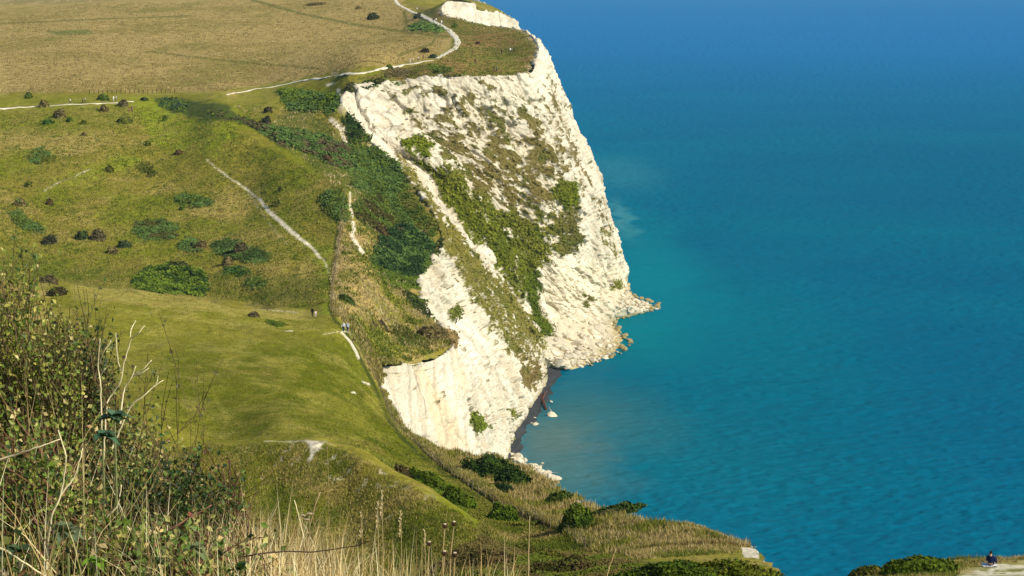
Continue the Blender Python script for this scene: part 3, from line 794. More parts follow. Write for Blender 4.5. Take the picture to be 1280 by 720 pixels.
# lookup of points on the main face through the picture
_u, _v = proj(MP[..., 0], MP[..., 1], MP[..., 2])
_fu = _u.ravel(); _fv = _v.ravel(); _fp = MP.reshape(-1, 3)
def face(u, v, r=2.5):
    k = np.nonzero((np.abs(_fu - u) < r) & (np.abs(_fv - v) < r))[0]
    if not len(k): return None
    return _fp[k[np.argmin(_fp[k, 1])]]

# ================================================================== SEA, BEACH, SKY, HAZE
rr = [1.0]
while rr[-1] < 24000: rr.append(rr[-1] + max(3.0, rr[-1] * .02))
rr = np.array(rr); na = 360
th = np.linspace(0, 2 * math.pi, na, endpoint=False)
SX = rr[:, None] * np.sin(th); SY = rr[:, None] * np.cos(th)
i = np.arange(len(rr) * na).reshape(len(rr), na); j = np.roll(i, -1, axis=1)
qf = np.stack([i[:-1], i[1:], j[1:], j[:-1]], -1).reshape(-1, 4)
sea = link('sea', make_mesh('sea', np.stack([SX, SY, np.zeros_like(SX)], -1).reshape(-1, 3), qf), None)
tag(sea, kind='structure')

def make_sea_mat():
    m, nt, out = new_mat('sea_water'); L = nt.links
    tc = nd(nt, 'ShaderNodeTexCoord')
    def blob(cx, cy, rx, ry, rot=0):
        mp = nd(nt, 'ShaderNodeMapping', vector_type='TEXTURE')
        mp.inputs['Location'].default_value = (cx, cy, 0); mp.inputs['Rotation'].default_value = (0, 0, rot)
        mp.inputs['Scale'].default_value = (rx, ry, 50)
        nz = nd(nt, 'ShaderNodeTexNoise', Scale=.035, Detail=5.0, Roughness=.65)
        L.new(tc.outputs['Object'], nz.inputs['Vector'])
        ad = nd(nt, 'ShaderNodeVectorMath', operation='MULTIPLY_ADD')
        ad.inputs[1].default_value = (26, 40, 0); L.new(nz.outputs['Color'], ad.inputs[0])
        sb = nd(nt, 'ShaderNodeVectorMath', operation='SUBTRACT'); sb.inputs[1].default_value = (13, 20, 0)
        L.new(tc.outputs['Object'], ad.inputs[2]); L.new(ad.outputs[0], sb.inputs[0]); L.new(sb.outputs[0], mp.inputs['Vector'])
        ln = nd(nt, 'ShaderNodeVectorMath', operation='LENGTH'); L.new(mp.outputs[0], ln.inputs[0])
        r = nd(nt, 'ShaderNodeMapRange', interpolation_type='SMOOTHSTEP')
        r.inputs[1].default_value = 1.0; r.inputs[2].default_value = .1; r.inputs[3].default_value = 0; r.inputs[4].default_value = 1
        L.new(ln.outputs['Value'], r.inputs[0]); return r.outputs[0]
    base = nd(nt, 'ShaderNodeRGB'); base.outputs[0].default_value = (*SEA_DEEP, 1)
    colr = base.outputs[0]
    def over(c, mask, amt):
        nonlocal colr
        mx = nd(nt, 'ShaderNodeMix', data_type='RGBA'); mx.inputs[7].default_value = (*c, 1)
        mu = nd(nt, 'ShaderNodeMath', operation='MULTIPLY'); mu.inputs[1].default_value = amt
        L.new(mask, mu.inputs[0]); L.new(mu.outputs[0], mx.inputs[0]); L.new(colr, mx.inputs[6]); colr = mx.outputs[2]
    # broad patches of greener water
    nz = nd(nt, 'ShaderNodeTexNoise', Scale=.006, Detail=4.0); L.new(tc.outputs['Object'], nz.inputs['Vector'])
    mr = nd(nt, 'ShaderNodeMapRange'); mr.inputs[1].default_value = .42; mr.inputs[2].default_value = .68
    L.new(nz.outputs[0], mr.inputs[0]); over(SEA_GREEN, mr.outputs[0], .45)
    # deep blue water offshore
    ln = nd(nt, 'ShaderNodeVectorMath', operation='LENGTH'); L.new(tc.outputs['Object'], ln.inputs[0])
    mr = nd(nt, 'ShaderNodeMapRange', interpolation_type='SMOOTHSTEP'); mr.inputs[1].default_value = 700; mr.inputs[2].default_value = 3600
    L.new(ln.outputs['Value'], mr.inputs[0]); over(SEA_FAR, mr.outputs[0], 1.0)
    for (u, v, rx, ry, c, a) in SEA_BLOBS:
        p = sea_at(u, v); over(c, blob(p[0], p[1], rx, ry), a)
    p = nd(nt, 'ShaderNodeBsdfDiffuse'); L.new(colr, p.inputs['Color'])
    gl = nd(nt, 'ShaderNodeBsdfGlossy', Roughness=.16); gl.inputs['Color'].default_value = (.35, .72, 1, 1)
    mxs = nd(nt, 'ShaderNodeMixShader'); mxs.inputs[0].default_value = SEA_GLOSS
    L.new(p.outputs[0], mxs.inputs[1]); L.new(gl.outputs[0], mxs.inputs[2])
    # ripples
    def wave(scale, stretch, rot, det):
        mp = nd(nt, 'ShaderNodeMapping'); mp.inputs['Rotation'].default_value = (0, 0, rot); mp.inputs['Scale'].default_value = (scale * stretch, scale, scale)
        L.new(tc.outputs['Object'], mp.inputs[0])
        n = nd(nt, 'ShaderNodeTexNoise', Scale=1.0, Detail=det, Roughness=.6); L.new(mp.outputs[0], n.inputs['Vector']); return n.outputs[0]
    a = wave(.45, .35, -.25, 4.0); b = wave(.06, .4, .35, 3.0)
    ad = nd(nt, 'ShaderNodeMath', operation='MULTIPLY_ADD'); ad.inputs[1].default_value = 3.0
    L.new(b, ad.inputs[0]); L.new(a, ad.inputs[2])
    bp = nd(nt, 'ShaderNodeBump', Strength=1.0, Distance=SEA_BUMP); L.new(ad.outputs[0], bp.inputs['Height']); L.new(bp.outputs[0], p.inputs['Normal']); L.new(bp.outputs[0], gl.inputs['Normal'])
    L.new(mxs.outputs[0], out.inputs['Surface'])
    return m
SEA_DEEP = (0.0, 0.116, 0.20); SEA_GREEN = (0.0, 0.165, 0.22); SEA_GLOSS = .075; SEA_FAR = (0.01, 0.17, 0.40); SEA_BUMP = .5
SEA_BLOBS = [(930, 500, 70, 260, (.0, .13, .19), .7), (880, 400, 75, 190, (.0, .165, .215), .5), (800, 560, 55, 110, (.005, .145, .18), .5), (810, 320, 30, 260, (.0, .215, .25), .55), (795, 420, 24, 90, (.0, .20, .22), .5),
             (735, 520, 30, 66, (.06, .165, .15), .5), (695, 555, 16, 56, (.15, .19, .14), .55), (715, 600, 20, 30, (.08, .18, .16), .6),
             (776, 272, 8, 120, (.10, .34, .34), .42), (775, 215, 34, 160, (.03, .21, .27), .5)]
sea.data.materials.append(make_sea_mat())

# the water in front of the cliffs, with its waves
wy = [232.0]
while wy[-1] < 6000: wy.append(wy[-1] + wy[-1] ** 2 / (H * F) * .95)
wy = np.array(wy); wu = np.arange(430, 1420, 1.8)
WU, WY = np.meshgrid(wu, wy); WX = xyz_of(WU, H / WY, WY)[0]
gust = .5 + 1.0 * fbm2(WX / 90, WY / 140, 3, 131)
calm = sstep(5, 40, line_dist(WX, WY, np.array([sea_at(a, b)[:2] for a, b in ((640, 590), (700, 470), (780, 440), (825, 385), (780, 300))])))
cr, sr = math.cos(.14), math.sin(.14); wa = WX * cr + WY * sr; wb = -WX * sr + WY * cr
WZ = ((fbm2(wa / 2.2, wb / 1.15, 2, 132) - .5) * .62 * gust + (n2(wa / 4.6, wb / 2.1, 133) - .5) * .34 * gust + (n2(wa / 40, wb / 16, 134) - .5) * .6) * (.35 + .65 * calm)
ws = link('sea', make_mesh('sea', np.stack([WX, WY, WZ], -1).reshape(-1, 3), grid_faces(*WX.shape)), sea.data.materials[0]); tag(ws, kind='structure')
sea.location.z = -1.3

# dark shingle beach below the face
BE = [(710, 456), (703, 469), (689, 494), (676, 515), (664, 536), (653, 560), (641, 588), (606, 590), (628, 560), (644, 530), (660, 500), (676, 470), (694, 452)]
bp = np.array([sea_at(a, b) for a, b in BE])
bc = bp.mean(0)
o1, i1 = bp[:7], bp[7:][::-1]
rows = 10
o2 = resample(o1, 60); i2 = resample(i1, 60)
GB = np.array([o2 + (i2 - o2) * k / rows + np.array([0, 0, -.25 + 2.2 * k / rows]) for k in range(rows + 1)])
GB[..., 2] += (n2(GB[..., 0] / 2, GB[..., 1] / 2, 81) - .5) * .35
GB[..., 0] += ((fbm2(GB[..., 0] / 5, GB[..., 1] / 5, 3, 82) - .5) * 3)
cb = np.broadcast_to(srgb(60, 62, 62), GB.shape) * (.7 + .6 * n2(GB[..., 0] * 2, GB[..., 1] * 2, 83))[..., None]
beach = link('beach', make_mesh('beach', GB.reshape(-1, 3), grid_faces(*GB.shape[:2]), cb.reshape(-1, 3)), M_ROCK)
tag(beach, kind='structure')

# ------------------------------------------------------------------ light
SUN = Vector((0.74, -0.42, 0.60)).normalized()
w = bpy.data.worlds.new('World'); scene.world = w; w.use_nodes = True
nt = w.node_tree; nt.nodes.clear()
sky = nt.nodes.new('ShaderNodeTexSky'); sky.sky_type = 'NISHITA'; sky.sun_disc = False
sky.sun_elevation = math.asin(SUN.z); sky.sun_rotation = math.atan2(SUN.x, SUN.y)
sky.air_density = 1.0; sky.dust_density = 0.6; sky.ozone_density = 1.5
bg = nt.nodes.new('ShaderNodeBackground'); bg.inputs[1].default_value = 0.085
wo = nt.nodes.new('ShaderNodeOutputWorld')
nt.links.new(sky.outputs[0], bg.inputs[0]); nt.links.new(bg.outputs[0], wo.inputs[0])
sl = bpy.data.lights.new('sun', 'SUN'); sl.energy = 4.2; sl.angle = math.radians(.5); sl.color = (1.0, .94, .82)
so = bpy.data.objects.new('sun', sl); COL.objects.link(so)
so.rotation_euler = SUN.to_track_quat('Z', 'Y').to_euler()

hb = MB(); hb.box((0, 11000, 56.5), (52000, 46000, 115), (1, 1, 1))
v, f, _ = hb.data()
haze = link('haze', make_mesh('haze', v, f, None, False)); tag(haze, kind='stuff')
hm, hnt, hout = new_mat('haze'); pv = hnt.nodes.new('ShaderNodeVolumePrincipled')
pv.inputs['Color'].default_value = (.35, .68, 1, 1); pv.inputs['Density'].default_value = 3.3e-5
pv.inputs['Anisotropy'].default_value = -.2
hnt.links.new(pv.outputs[0], hout.inputs['Volume']); haze.data.materials.append(hm)
haze.visible_shadow = True

cam = bpy.data.cameras.new('camera'); cam.sensor_width = 36; cam.lens = 36 * F / 1280
cam.clip_start = .1; cam.clip_end = 60000
co = bpy.data.objects.new('camera', cam); COL.objects.link(co)
co.location = (0, 0, H); co.rotation_euler = (math.pi / 2 - PITCH, 0, 0); scene.camera = co
scene.view_settings.view_transform = 'Standard'; scene.view_settings.look = 'None'
scene.view_settings.exposure = 0.22; scene.view_settings.gamma = 1.0
scene.cycles.volume_step_rate = 10; scene.cycles.max_bounces = 6
# ================================================================== FOOTPATHS (draped ribbons of worn chalk)
def footpath(pts, wid, lift=.10):
    pts = np.array(pts, float)
    P = np.array([ground(u, v, 560) for u, v in pts])
    wm = np.interp(np.arange(len(pts)), np.linspace(0, len(pts) - 1, len(wid)), wid)
    Q = resample(P, max(8, int(np.linalg.norm(np.diff(P, axis=0), axis=1).sum() / 1.2)))
    W = np.interp(np.linspace(0, 1, len(Q)), np.linspace(0, 1, len(wm)), wm)
    T = np.gradient(Q[:, :2], axis=0); T /= np.linalg.norm(T, axis=1, keepdims=True) + 1e-9
    Nn = np.c_[-T[:, 1], T[:, 0]]
    rows = []
    for k in range(7):
        f = (k / 6 - .5) * (W * (1 + .5 * (n2(np.arange(len(Q)) / 3.0, np.full(len(Q), 3.0 * (k > 3)), 90) - .5)))
        x = Q[:, 0] + Nn[:, 0] * f; y = Q[:, 1] + Nn[:, 1] * f
        z = np.array([ground_z(a, b) for a, b in zip(x, y)])
        rows.append(np.stack([x, y, z], -1))
    G = np.array(rows)
    G[..., 2] = np.maximum(G[..., 2], np.median(G[..., 2], axis=0)[None]) + lift
    G[0, :, 2] -= .25 + lift; G[-1, :, 2] -= .25 + lift
    c = np.broadcast_to(srgb(226, 216, 190), G.shape) * (.9 + .2 * n2(G[..., 0], G[..., 1], 91))[..., None]
    o = link('footpath', make_mesh('footpath', G.reshape(-1, 3), grid_faces(*G.shape[:2]), c.reshape(-1, 3)), M_PATH)
    return tag(o, kind='structure')
footpath([(-40, 138), (0, 136), (50, 133), (100, 130.5), (150, 128.5), (166, 127)], [1.5, 1.4, 1.2, 1.0])
footpath([(282, 119), (320, 111), (370, 102.5), (412, 97)], [.8, 1.3, 1.6, 1.6])
footpath([(422, 96), (445, 92.5), (470, 88.5), (500, 83), (541, 75.5)], [2.0, 1.5, 1.5, 1.5])
footpath([(546, 73.5), (554, 69), (565, 62.5), (571.5, 56), (570, 48), (562, 39), (553, 33.5), (540, 27), (523, 18), (508, 11), (498, 6), (494.5, 1), (494, -3)], [1.9, 2.6, 2.7, 2.6, 2.2, 1.9, 2.0, 2.2, 2.6])

# ================================================================== SHRUBS
def shrub(name, label, cat, u, v, w, h, colr, group=None, leaves=None, ymin=0.0, lsize=None, deep=None, seed=None, base=None, col2=None):
    """domed shrub, w x h pixels, its foot at the lower edge of the ellipse (u, v)"""
    seed = int(u * 7 + v * 13) if seed is None else seed
    r = np.random.default_rng(seed)
    g = ground(u, v + h * .42, ymin) if base is None else np.asarray(base, float)
    if g is None: print('no ground for', name, u, v); return None
    px = g[1] / F
    a = w * px / 2; hh = max(h * px * .8, .3); dp = a * (.8 if deep is None else deep)
    n = leaves or int(np.clip(w * h * 1.6, 160, 3500))
    ls = lsize or np.clip(px * 2.6, .05, .6)
    d = r.normal(size=(n, 3)); d[:, 2] = np.abs(d[:, 2]); d /= np.linalg.norm(d, axis=1, keepdims=True)
    lump = .5 + .95 * n3(d[:, 0] * 2.6 + seed, d[:, 1] * 2.6, d[:, 2] * 2.6, 3)
    rad = lump * r.uniform(.80, 1.06, n)
    P = d * rad[:, None] * np.array([a, dp, hh]); P[:, 2] -= .05 * hh
    N = d / np.array([a, dp, hh]) ; N /= np.linalg.norm(N, axis=1, keepdims=True); N = N + r.normal(size=(n, 3)) * .55
    c = np.asarray(colr)[None] * r.uniform(.65, 1.35, (n, 1))
    if col2 is not None:
        k = n3(d[:, 0] * 2 + seed, d[:, 1] * 2, d[:, 2] * 2, 8) + r.normal(size=n) * .08 > .5
        c[k] = np.asarray(col2)[None] * r.uniform(.7, 1.3, (k.sum(), 1))
    V, Fc, Cc = leaf_cards(P, N, ls * r.uniform(.6, 1.3, n), c, 1.3, seed=seed)
    # leafy body inside
    nu, nv = 18, 8
    ph, tt = np.meshgrid(np.linspace(0, 2 * math.pi, nu, endpoint=False), np.linspace(-.25, 1, nv) * math.pi / 2)
    D = np.stack([np.cos(tt) * np.cos(ph), np.cos(tt) * np.sin(ph), np.sin(tt)], -1)
    lb = (.48 + .95 * n3(D[..., 0] * 2.6 + seed, D[..., 1] * 2.6, D[..., 2] * 2.6, 3)) * .86
    B_ = D * lb[..., None] * np.array([a, dp, hh]); i = np.arange(nu * nv).reshape(nv, nu); j = np.roll(i, -1, 1)
    bf = np.stack([i[:-1], j[:-1], j[1:], i[1:]], -1).reshape(-1, 4)
    # ground follows the slope
    dz = lambda Q: np.array([np.clip(ground_z(g[0] + q[0], g[1] + q[1]) - g[2], -1.5, 1.5) for q in Q])
    V = V + np.c_[np.zeros((len(V), 2)), np.repeat(dz(P), 4)]
    Bv = B_.reshape(-1, 3); Bv = Bv + np.c_[np.zeros((len(Bv), 2)), dz(Bv)]
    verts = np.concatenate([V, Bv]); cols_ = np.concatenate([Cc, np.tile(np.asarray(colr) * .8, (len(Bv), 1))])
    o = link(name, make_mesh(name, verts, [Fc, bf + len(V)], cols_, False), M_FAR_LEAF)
    o.location = tuple(g)
    return tag(o, label, cat, group)

def patch(name, label, cat, poly, hgt, colr, ymin, ymax=1e9, group=None, dens=.8, col2=None, lsize=None, seed=5):
    """low thicket filling a picture polygon on the ground"""
    r = np.random.default_rng(seed)
    poly = np.asarray(poly, float)
    q0, q1 = poly[:, 0], poly[:, 1]
    area = abs((q0 * np.roll(q1, -1) - q1 * np.roll(q0, -1)).sum()) / 2
    n = int(area * dens)
    uv = sample_poly(poly, n, r) + r.normal(size=(n, 2)) * np.array([2.2, 1.0])
    P, ok = many_ground(uv[:, 0], uv[:, 1], ymin); uv = uv[ok]
    k = (P[:, 1] < ymax); P = P[k]; uv = uv[k]
    sd_ = poly_sd(uv[:, 0], uv[:, 1], poly) + (fbm2(P[:, 0] / 1.5, P[:, 1] / 2.5, 3, seed + 9) - .55) * 9
    k = sd_ > -.5; P = P[k]; uv = uv[k]; sd_ = sd_[k]
    ed = np.clip(sd_ / 5.0, 0.15, 1) ** .6
    lump = fbm2(P[:, 0] / 2.5, P[:, 1] / 3.5, 3, seed) * 1.5 - .1
    top = .45 * hgt * ed * np.clip(lump, .15, 1.2)
    px = np.median(P[:, 1]) / F
    ls = lsize or (1.3 if ymin >= 700 else np.clip(px * 2.8, .05, .7))
    # several leaves through the depth of the canopy
    rep = 3; PP = np.repeat(P, rep, 0); TT = np.repeat(top, rep)
    n = len(PP)
    PP = PP + r.normal(size=(n, 3)) * np.array([ls * .7, max(ls * 1.2, (px * F) ** 2 / (H * F) * .7), 0])
    PP[:, 2] = np.array([ground_z(a, b) for a, b in zip(PP[:, 0], PP[:, 1])]) + TT * r.uniform(.35, 1.0, n)
    N = r.normal(size=(n, 3)) * .5 + np.array([.35, -.35, .9])
    cl = n2(PP[:, 0] / 1.6, PP[:, 1] / 2.4, seed + 3)
    c = np.asarray(colr)[None] * (r.uniform(.7, 1.3, n) * (.75 + .5 * cl))[:, None]
    if col2 is not None:
        m = fbm2(PP[:, 0] / 3, PP[:, 1] / 5, 3, seed + 4) + r.normal(size=n) * .05 > .53
        c[m] = np.asarray(col2)[None] * r.uniform(.7, 1.3, (m.sum(), 1))
    V, Fc, Cc = leaf_cards(PP, N, ls * r.uniform(.6, 1.3, n), c, 1.4, seed=seed)
    org = P.mean(0)
    o = link(name, make_mesh(name, V - org, Fc, Cc, False), M_FAR_LEAF); o.location = tuple(org)
    return tag(o, label, cat, group)

DKG = srgb(90, 106, 38); TEAL = srgb(88, 110, 50); OLV = srgb(100, 104, 38); BRN = srgb(114, 102, 60); PUR = srgb(98, 88, 58); MIDG = srgb(100, 118, 34); LGRN = srgb(112, 124, 36)
# scrub patches in the gully and on the slopes
PATCHES = [
    ('bramble_thicket', 'dark green bramble thicket just below the chalk path at the gully head', [(347, 112), (380, 113), (420, 121), (426, 129), (420, 141), (385, 139), (360, 138), (354, 128)], 2.2, TEAL, 580, MIDG),
    ('bramble_thicket', 'long dark bramble belt lying along the upper gully under the hill edge', [(318, 160), (345, 158), (400, 168), (440, 186), (440, 214), (408, 205), (380, 190), (345, 180)], 2.2, TEAL, 500, PUR),
    ('bramble_thicket', 'dark rounded thicket between the gully and the upper cliff edge', [(440, 190), (475, 188), (502, 208), (510, 236), (495, 246), (465, 226), (440, 216)], 2.4, TEAL, 500, DKG),
    ('bramble_thicket', 'dark scrub patch left of the fence top, on the hill brow', [(398, 246), (410, 239), (432, 243), (436, 276), (424, 280), (404, 262)], 1.8, DKG, 480, TEAL),
    ('bramble_thicket', 'brown green scrub to the right of the short zigzag chalk scar', [(440, 258), (460, 245), (480, 247), (492, 280), (470, 291), (447, 274)], 1.8, srgb(78, 76, 34), 470, DKG),
    ('bramble_thicket', 'large dark green thicket reaching the notch in the cliff edge', [(480, 290), (500, 281), (518, 284), (546, 308), (541, 322), (525, 346), (490, 346), (464, 328), (470, 308)], 2.4, srgb(50, 72, 34), 430, TEAL),
    ('bramble_thicket', 'dark green scrub filling the gully between the zigzag scar and the upper thickets', [(440, 216), (466, 228), (496, 247), (520, 284), (500, 282), (480, 246), (458, 243), (440, 236)], 1.6, srgb(76, 92, 34), 490, TEAL),
    ('bramble_thicket', 'green scrub joining the belt to the thicket by the cliff edge', [(425, 180), (440, 182), (476, 186), (470, 192), (442, 192), (440, 200)], 1.6, srgb(74, 92, 36), 540, DKG),
    ('bramble_thicket', 'bright green scrub at the foot of the large dark thicket', [(466, 332), (500, 345), (525, 347), (527, 362), (485, 361)], 1.4, MIDG, 420, DKG),
    ('bramble_thicket', 'slanting dark scrub above the top of the lowest white cliff', [(500, 363), (530, 372), (560, 398), (554, 406), (525, 391)], 1.8, srgb(60, 70, 30), 400, DKG),
    ('bramble_thicket', 'dark scrub tongue at the upper left corner of the big white face', [(430, 152), (442, 141), (458, 152), (473, 172), (462, 179), (437, 180)], 2.0, srgb(58, 76, 30), 560, DKG),
    ('bramble_thicket', 'olive scrub behind the hill crest beside the end of the lower path', [(192, 124), (225, 124), (235, 132), (228, 140), (208, 137)], 1.8, srgb(66, 84, 48), 560, DKG),
    ('bramble_thicket', 'grey brown scrub in the shallow fold behind the hill crest', [(258, 140), (290, 142), (345, 160), (330, 164), (290, 152)], 1.4, srgb(88, 84, 50), 560, DKG),
    ('bramble_thicket', 'green scrub on the slope below the upper gully thickets', [(500, 236), (518, 246), (548, 285), (540, 300), (520, 285), (505, 262)], 1.4, srgb(76, 92, 30), 500, OLV),
    ('bramble_thicket', 'brown scrub beside the cliff edge at the lowest notch', [(540, 408), (560, 402), (570, 428), (548, 426)], 1.0, BRN, 410, OLV),
    ('bramble_thicket', 'olive mounds in the straw beside the fence above the lowest cliff', [(482, 412), (500, 408), (545, 428), (535, 438), (498, 430)], .9, srgb(84, 88, 28), 380, DKG),
    ('scrub_patch', 'flat dark patch of scrub in the dry field inside the path bend', [(510, 33), (524, 29), (550, 34), (553, 41), (530, 40), (514, 38)], 1.6, TEAL, 700, None),
    ('scrub_patch', 'purple brown scrub at the cliff top beside the white path', [(478, 91), (492, 85), (512, 88), (519, 94), (500, 97), (482, 95)], 1.4, PUR, 600, BRN),
    ('scrub_patch', 'dark green scrub on the cliff top right of the purple brown one', [(526, 84), (545, 80), (566, 86), (568, 91), (548, 91)], 1.2, DKG, 600, OLV),
    ('scrub_patch', 'largest teal green scrub patch in the middle of the rough hill', [(164, 283), (180, 276), (205, 274), (222, 285), (222, 298), (200, 301), (172, 298)], 1.5, TEAL, 440, srgb(84, 84, 38)),
    ('scrub_patch', 'lens of dark scrub high on the rough hill left of the chalk rut', [(216, 245), (236, 243), (262, 250), (268, 256), (250, 261), (225, 257)], 1.2, TEAL, 460, DKG),
    ('scrub_patch', 'dark scrub patch on the upper left of the rough hill', [(36, 192), (52, 184), (64, 194), (66, 202), (45, 207), (36, 202)], 1.2, TEAL, 500, OLV),
    ('scrub_patch', 'slanting dark scrub at the far left edge of the rough hill', [(12, 266), (24, 264), (36, 276), (54, 284), (56, 292), (34, 289), (18, 278)], 1.2, TEAL, 440, DKG),
    ('scrub_patch', 'small olive scrub patch near the top centre of the rough hill', [(168, 207), (184, 206), (194, 216), (192, 223), (180, 218)], .8, srgb(82, 88, 28), 480, None),
    ('scrub_patch', 'teal scrub just right of the largest patch on the rough hill', [(224, 300), (245, 298), (252, 312), (240, 317), (224, 313)], 1.2, TEAL, 430, None),
    ('scrub_patch', 'broad green scrub around the brown bushes on the lower hill', [(262, 302), (292, 299), (320, 312), (344, 318), (330, 330), (300, 328), (270, 318)], 1.2, srgb(66, 84, 36), 430, TEAL),
    ('hawthorn_thicket', 'big bushy green thicket peeping over the crest of the mown hollow', [(165, 352), (180, 336), (215, 330), (250, 338), (262, 356), (256, 371), (215, 368), (170, 364)], 2.4, MIDG, 410, srgb(60, 80, 26)),
    ('scrub_patch', 'small dark green scrub at the lower right of the rough hill', [(304, 351), (318, 347), (334, 352), (332, 361), (312, 361)], 1.1, DKG, 420, TEAL),
    ('scrub_patch', 'little green scrub under the brown bushes of the lower hill', [(280, 334), (300, 334), (314, 342), (300, 345), (284, 343)], .8, srgb(60, 88, 34), 430, None),
    ('bramble_thicket', 'low brown and green brambles carpeting the slope at the bottom of the spur', [(560, 694), (604, 670), (640, 684), (690, 688), (745, 692), (830, 712), (850, 728), (540, 730)], .8, srgb(104, 94, 48), 120, srgb(92, 102, 30)),
    ('bramble_thicket', 'low green scrub filling the trough between the spur and the fence', [(500, 590), (545, 598), (604, 626), (652, 650), (700, 680), (650, 682), (590, 646), (540, 614)], .7, srgb(88, 106, 24), 205, srgb(104, 104, 34)),
    ('scrub_patch', 'green weedy patch in the mown hollow below its crest', [(330, 402), (345, 399), (358, 408), (345, 410)], .5, srgb(80, 96, 24), 300, None),
]
for k, (nm, lb, poly, hg, c, yl, c2) in enumerate(PATCHES):
    patch(nm, lb, 'thicket', poly, hg, c, yl, 1e9, 'scrub thickets on the hill and gully', .75, c2, seed=100 + k)

SHRUBS = [  # u, v, w, h, colour, label
    (36, 120, 9, 8, DKG, 'small dark bush above the white path near the left edge'),
    (55, 129, 12, 11, BRN, 'brown bush growing on the white path near the left edge'),
    (129, 121, 15, 9, DKG, 'wide dark bush just above the lower white path'),
    (153, 129, 14, 10, PUR, 'dark brown bush covering the end of the lower white path'),
    (130, 136, 11, 10, BRN, 'brown bush just under the lower white path'),
    (75, 142, 16, 13, BRN, 'biggest brown bush below the path at the upper left'),
    (87, 149, 8, 7, DKG, 'small dark bush beside the biggest brown one at the upper left'),
    (155, 150, 20, 8, OLV, 'low olive bush on the hill top below the path end'),
    (60, 152, 14, 7, srgb(70, 96, 40), 'low green bush on the hill top at the upper left'),
    (206, 148, 5, 7, DKG, 'tiny upright dark bush on the hill crest'),
    (105, 153, 6, 5, OLV, 'tiny olive bush in the rough grass at the upper left'),
    (105, 168, 7, 5, BRN, 'tiny brown bush in the rough grass at the upper left'),
    (180, 124, 9, 5, srgb(76, 84, 50), 'tiny grey green bush right of the lower path end'),
    (25, 253, 15, 11, BRN, 'brown bush above the slanting dark scrub on the left'),
    (62, 252, 9, 9, srgb(90, 76, 44), 'small brown bush in the middle left of the hill'),
    (137, 211, 11, 9, srgb(96, 96, 40), 'olive bush beside the faint chalk tracks'),
    (36, 230, 9, 9, OLV, 'olive bush left of the faint chalk tracks'),
    (223, 191, 10, 7, srgb(96, 78, 46), 'brown bush near the top of the rough hill'),
    (227, 261, 6, 5, DKG, 'tiny green bush under the dark lens of scrub'),
    (123, 294, 20, 15, PUR, 'rounded dark brown bush in the middle of the lower hill'),
    (62, 300, 18, 14, srgb(78, 76, 50), 'dark bush low on the left of the rough hill'),
    (102, 295, 15, 12, srgb(66, 80, 36), 'green brown bush left of the rounded dark brown one'),
    (155, 305, 18, 10, srgb(66, 78, 46), 'dark bush right of the rounded dark brown one'),
    (140, 313, 14, 10, BRN, 'brown bush below the rounded dark brown one'),
    (251, 306, 16, 13, BRN, 'brown bush between two green scrub patches on the lower hill'),
    (301, 310, 18, 14, PUR, 'dark brown bush at the right of the lower hill scrub'),
    (284, 326, 14, 14, BRN, 'upright brown bush in front of the lower hill scrub'),
    (224, 332, 28, 12, srgb(74, 80, 40), 'grey green bush above the big bushy green thicket'),
    (62, 349, 26, 11, PUR, 'dark brown bush on the crest at the left, behind the hawthorn'),
    (72, 364, 26, 13, srgb(72, 64, 36), 'brown bush at the left end of the mown hollow crest'),
    (318, 393, 14, 8, PUR, 'small brown bush on the mown hollow crest'),
    (185, 180, 8, 6, OLV, 'small olive tussock bush near the hill crest'),
    (345, 255, 12, 8, OLV, 'olive bush right of the chalk rut'),
    (352, 235, 12, 6, OLV, 'low olive bush above the chalk rut'),
    (466, 20, 17, 10, srgb(62, 64, 34), 'lone dark bush in the dry plateau field'),
    (448, 10, 7, 4, BRN, 'tiny brown bush above the lone dark one in the field'),
    (395, 5, 26, 4, srgb(100, 88, 46), 'long low brown bush near the top of the field'),
    (531, 63, 11, 7, srgb(70, 64, 40), 'dark bush in the field beside the path bend'),
    (541, 70, 10, 6, srgb(64, 74, 50), 'dark bush touching the inner edge of the path bend'),
    (521, 20, 11, 8, srgb(70, 72, 48), 'dark bush in the field left of the upper path'),
    (568, 32, 8, 6, DKG, 'small dark bush right of the upper path bend'),
    (597, 54, 5, 4, srgb(80, 66, 40), 'tiny dark bush in the middle of the headland top'),
    (487, 84, 7, 6, DKG, 'small dark green bush above the cliff top path'),
    (460, 103, 12, 6, OLV, 'olive bush at the left corner of the cliff top'),
    (474, 101, 14, 7, srgb(80, 82, 36), 'low bush on the very edge of the cliff top'),
    (549, 89, 14, 6, srgb(88, 98, 40), 'green bush on the cliff top turf'),
    (335, 137, 10, 9, srgb(74, 70, 44), 'brown bush left of the gully head thicket'),
    (333, 150, 12, 9, srgb(62, 60, 44), 'dark bush at the left end of the long bramble belt'),
    (410, 198, 16, 10, srgb(96, 78, 46), 'reddish brown bush in the long bramble belt'),
    (478, 288, 18, 14, srgb(92, 78, 46), 'brown bush on top of the large dark thicket'),
    (500, 288, 14, 10, PUR, 'purple brown bush on the top right of the large dark thicket'),
    (434, 373, 22, 10, srgb(70, 84, 30), 'green bush right of the fence at its lower bend'),
    (480, 408, 12, 9, srgb(84, 76, 56), 'grey bush in the straw right of the two walkers'),
    (468, 405, 5, 4, PUR, 'tiny dark bush in the straw right of the two walkers'),
    (535, 415, 26, 16, BRN, 'brown bush above the lowest white cliff'),
    (438, 120, 14, 10, srgb(96, 92, 54), 'grey bush by the chalk scar at the gully head'),
]
